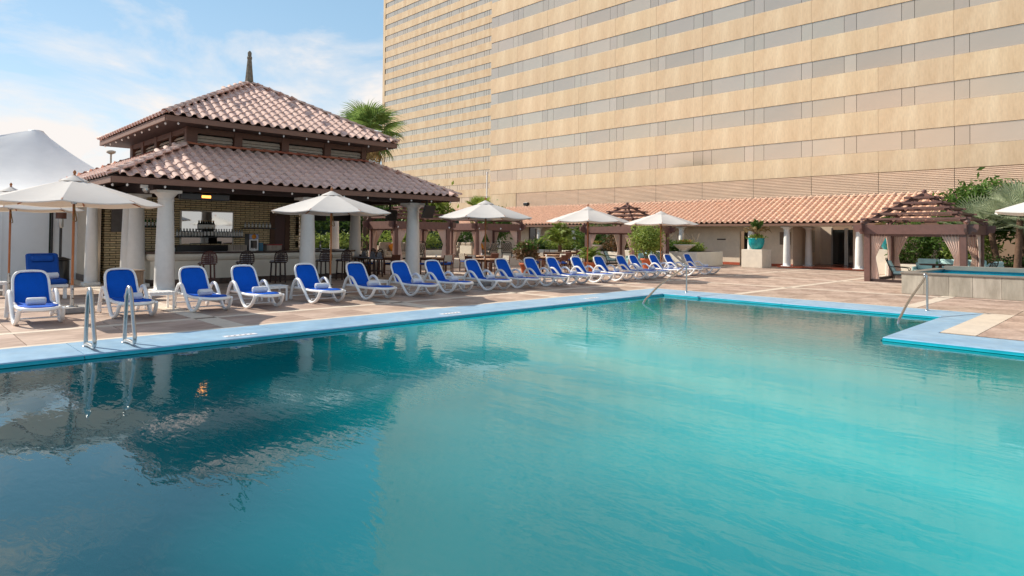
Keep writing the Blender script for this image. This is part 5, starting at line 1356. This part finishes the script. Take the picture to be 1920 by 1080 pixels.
# terracotta pots
def tpot(x, y, lab, s=1.):
    t = thing('terracotta_pot', lab, 'plant pot', (x, y, 0), 0, 'terracotta pots along the terrace'); t.scale = (s, s, s)
    part('pot', MB().lathe([(.20, 0), (.29, .44), (.34, .46), (.35, .56), (.31, .56), (.29, .5)], 24), m_terra, t)
    part('soil', MB().lathe([(.0, .5), (.30, .505)], 16, caps=False), m_soil, t)
tpot(-19.3, 19.95, 'terracotta pot of croton between the eleventh and twelfth loungers'); bush('croton', -19.3, 19.95, .5, ell(0, 0, .5, .5, .5, .40), 900, .17, m_lf_r, 'dark reddish green croton growing in the terracotta pot', 'plant', None, seed=41)
part('foliage_upper', leafcloud(450, ell(0, 0, .72, .45, .45, .22), .16, 42), m_lf_g, S.objects['croton'])
tpot(-18.6, 23.5, 'terracotta pot of yellow palm beside the fifth parasol pole', .95)
yp = thing('cycad', 'yellow green cycad in the pot beside the fifth parasol pole', 'plant', (-18.6, 23.5, .5))
ypf = [frond_pinnate(.85, m_lf_y, 18, .2, .35, s) for s in range(3)]
palm_head(yp, ypf, (0, 0, .1), 22, (-.1, 1.1), 'frond', (.8, 1.1), 7); part('stem', MB().lathe([(.1, 0), (.08, .14), (.0, .16)], 8), m_bark, yp)
tpot(-19.15, 29.05, 'terracotta pot holding the big leafy bush before the middle pergola', 1.05)
bb = bush('potted_bush', -19.15, 29.05, .5, ell(0, 0, 1.12, .90, .90, .80, .25), 2600, .18, m_lf_y, 'big round light green bush in a pot before the middle pergola', 'shrub', None, seed=44)
# potted palm left of middle pergola
pt_ = thing('potted_palm', 'feathery green palm behind the long dining table', 'palm tree', (-29.05, 33.3, 0))
limbs([([(0, 0, 0), (0, 0, .6), (0, 0, 1.1)], (.18, .12))], m_bark, pt_)
pf = [frond_pinnate(1.9, m_lf_y, 34, .42, .40, s) for s in range(3)]
palm_head(pt_, pf, (0, 0, 1.1), 30, (.0, 1.35), 'frond', (.8, 1.1), 5)
# plinths with turquoise pots
def plinth_pot(x, y, h, s, lab1, lab2, lab3, cyc=True):
    t = thing('stone_plinth', lab1, 'plinth', (x, y, 0), 0, 'cream block plinths')
    part('block', MB().bbox(-.62*s, -.62*s, 0, .62*s, .62*s, h, .015), mat('limestone_block', srgb(222, 210, 192), .75, var=.07, scale=3, bump=.1, bscale=20), t)
    p = thing('turquoise_pot', lab2, 'plant pot', (x, y, h+.001), 0, 'glazed turquoise pots')
    part('pot', MB().lathe([(.24, 0), (.34, .1), (.43, .3), (.46, .5), (.44, .58), (.46, .62), (.47, .66), (.42, .66), (.40, .6)], 28), m_turq, p)
    part('soil', MB().lathe([(0, .6), (.42, .605)], 16, caps=False), m_soil, p)
    c = thing('cycad' if cyc else 'succulent', lab3, 'plant', (x, y, h+.6))
    part('foliage', leafcloud(420, ell(0, 0, .10, .44, .44, .16, .2), .15, 51), m_lf_y, c)
    if cyc:
        limbs([([(0, 0, 0), (0, 0, .2), (0, 0, .42)], (.10, .09))], m_bark, c)
        g1 = [frond_pinnate(.8, m_lf_g, 18, .2, .15, s) for s in range(2)]; d1 = [frond_pinnate(.95, m_lf_b, 18, .2, .35, 5)]
        palm_head(c, g1, (0, 0, .42), 15, (.5, 1.3), 'frond', (.8, 1.1), 8); palm_head(c, d1, (0, 0, .40), 11, (-.15, .25), 'dry_frond', (.8, 1.1), 9)
plinth_pot(-16.5, 36.4, 1.06, 1., 'cream stone plinth left of the arcade column', 'turquoise glazed pot on the plinth in front of the arcade', 'small cycad with dry lower fronds in the turquoise pot')
plinth_pot(-9.3, 35.4, 1.22, .9, 'cream stone plinth behind the left post of the right pergola', 'turquoise glazed pot seen behind the right pergola post', 'low green plant with dry fronds in the pot behind the pergola post')
# garden behind the bar
GG = 'trees and hedges behind the bar'
for i, (x, y, z, rx, ry, rz_, m_, n, sz, nm, lab) in enumerate((
    (-34.5, 17.5, .75, 1.2, 3.6, .55, m_lf_y, 2600, .2, 'hedge', 'yellow green clipped hedge on the garden wall seen under the bar roof'),
    (-34.5, 24.6, .75, 1.2, 3.2, .7, m_lf_y, 2400, .2, 'hedge', 'yellow green hedge behind the left pergolas'),
    (-34.4, 30.2, .75, 1.1, 2.4, .9, m_lf_g, 2000, .22, 'hedge', 'green hedge left of the potted palm'),
    (-34.4, 11.6, .75, 1.1, 2.6, .6, m_lf_g, 1600, .2, 'hedge', 'green hedge behind the back corner column'))):
    bush(nm, x, y, z, ell(0, 0, rz_*.9, rx, ry, rz_, .3), n, sz, m_, lab, 'hedge', GG, stems=False, seed=60+i)
def tree(x, y, h, rx, rz_, m_, lab, n=3200, seed=0, size=.32, clump=200):
    t = thing('garden_tree', lab, 'tree', (x, y, 0), 0, GG); rng = random.Random(seed)
    lm = [([(0, 0, 0), (rng.uniform(-.2, .2), rng.uniform(-.2, .2), h*.35), (rng.uniform(-.3, .3), rng.uniform(-.3, .3), h*.6)], (.14, .09))]
    for k in range(5): a = k*1.26; lm.append(([(0, 0, h*.35+rng.uniform(-.2, .4)), (cos(a)*rx*.35, sin(a)*rx*.35, h*.6), (cos(a)*rx*.7, sin(a)*rx*.7, h*.82)], (.07, .02)))
    limbs(lm, m_barkl, t)
    part('crown', leafcloud(n, ell(0, 0, h-rz_*.6, rx, rx, rz_, .35), size, seed, .42, clump), m_, t)
tree(-38.5, 15.5, 4.0, 1.9, 1.3, m_lf_d, 'dark leafy tree seen between the bar columns, left', seed=71)
tree(-39.0, 19.0, 3.9, 1.9, 1.3, m_lf_g, 'leafy tree with a pale trunk seen behind the bar counter', seed=72)
tree(-38.5, 24.2, 3.7, 2.0, 1.3, m_lf_d, 'dark tree above the pergola right of the bar', seed=73)
tree(-38.0, 28.6, 4.0, 1.2, .9, m_lf_y, 'light green tree showing beside the corner of the bar roof', seed=74, size=.4)
tree(-35.2, 32.6, 3.1, 1.0, .9, m_lf_g, 'small leafy tree inside the view of the left pergola', seed=75)
# a low palm top over the arcade roof
sp = thing('fan_palm', 'spiky palm top poking up behind the third parasol right of the bar', 'palm tree', (-40.8, 36.2, 0))
limbs([([(0, 0, 0), (0, 0, 2), (0, 0, 3.9)], (.16, .13))], m_bark, sp)
palm_head(sp, [frond_fan(.95, m_lf_y, 18, 1.8, .1, .5, 4)], (0, 0, 3.9), 12, (.1, 1.3), 'frond', (.9, 1.2), 12)
# green windbreak in the garden
wb = part('windbreak_screen', MB().grid(lambda a, b: (-40.8, 4+a*30, 3.2*b+.05*sin(a*30)), 30, 2), mat('dark_green_netting', srgb(52, 74, 66), .9, var=.2, scale=3), None); tag(wb, 'dark green netting fence behind the garden trees', 'fence')

# ================================================================== STONE TUB
tu = thing('raised_tub', 'raised grey stone plunge pool with bright blue water at the right edge', 'plunge pool', (-5.78, 23.3, 0), 0)
TX1, TY1, TH = 10.0, 4.5, .69
part('core', MB().box(.04, .04, 0, TX1, .25, TH-.055).box(.04, .26, 0, .25, TY1, TH-.055).box(.26, TY1-.21, 0, TX1, TY1, TH-.055), m_grey, tu)
x = 0; k = 0
wd = [.62, .66, .6, .7, .64, .58, .7, .66, .62, .68, .64, .66, .7, .62, .66]
for w_ in wd:
    if x+w_ > TX1: break
    part('cladding_slab', MB().bbox(x+.004, 0, .004, x+w_-.004, .038, TH-.058, .003), m_tubstone, tu, (0, R(-.003, .003), 0)); x += w_
for k in range(7): part('cladding_slab', MB().bbox(0, .04+k*.63+.004, .004, .038, .04+(k+1)*.63-.004, TH-.058, .003), m_tubstone, tu)
part('rim', MB().bbox(-.03, -.03, TH-.055, TX1, .33, TH, .008).bbox(-.03, .331, TH-.055, .33, TY1+.03, TH, .008), m_tubrim, tu)
part('back_rim', MB().bbox(.335, TY1-.33, TH-.055, TX1, TY1+.03, TH+.10, .008), m_tubrim, tu)
part('basin', MB().add([(.26, .26, TH-.06), (TX1, .26, TH-.06), (TX1, TY1-.22, TH-.06), (.26, TY1-.22, TH-.06), (.26, .26, .0), (TX1, .26, .0), (TX1, TY1-.22, .0), (.26, TY1-.22, .0)], [(4, 5, 6, 7), (0, 1, 5, 4), (1, 2, 6, 5), (2, 3, 7, 6), (3, 0, 4, 7)]), mat('tub_tile', srgb(20, 170, 200), .4, var=.1, scale=4), tu)
part('water', MB().box(.262, .262, TH-.20, TX1-.01, TY1-.222, TH-.12), mat('tub_water', srgb(20, 180, 205), .03, var=.06, scale=3, bump=.25, bscale=6), tu)
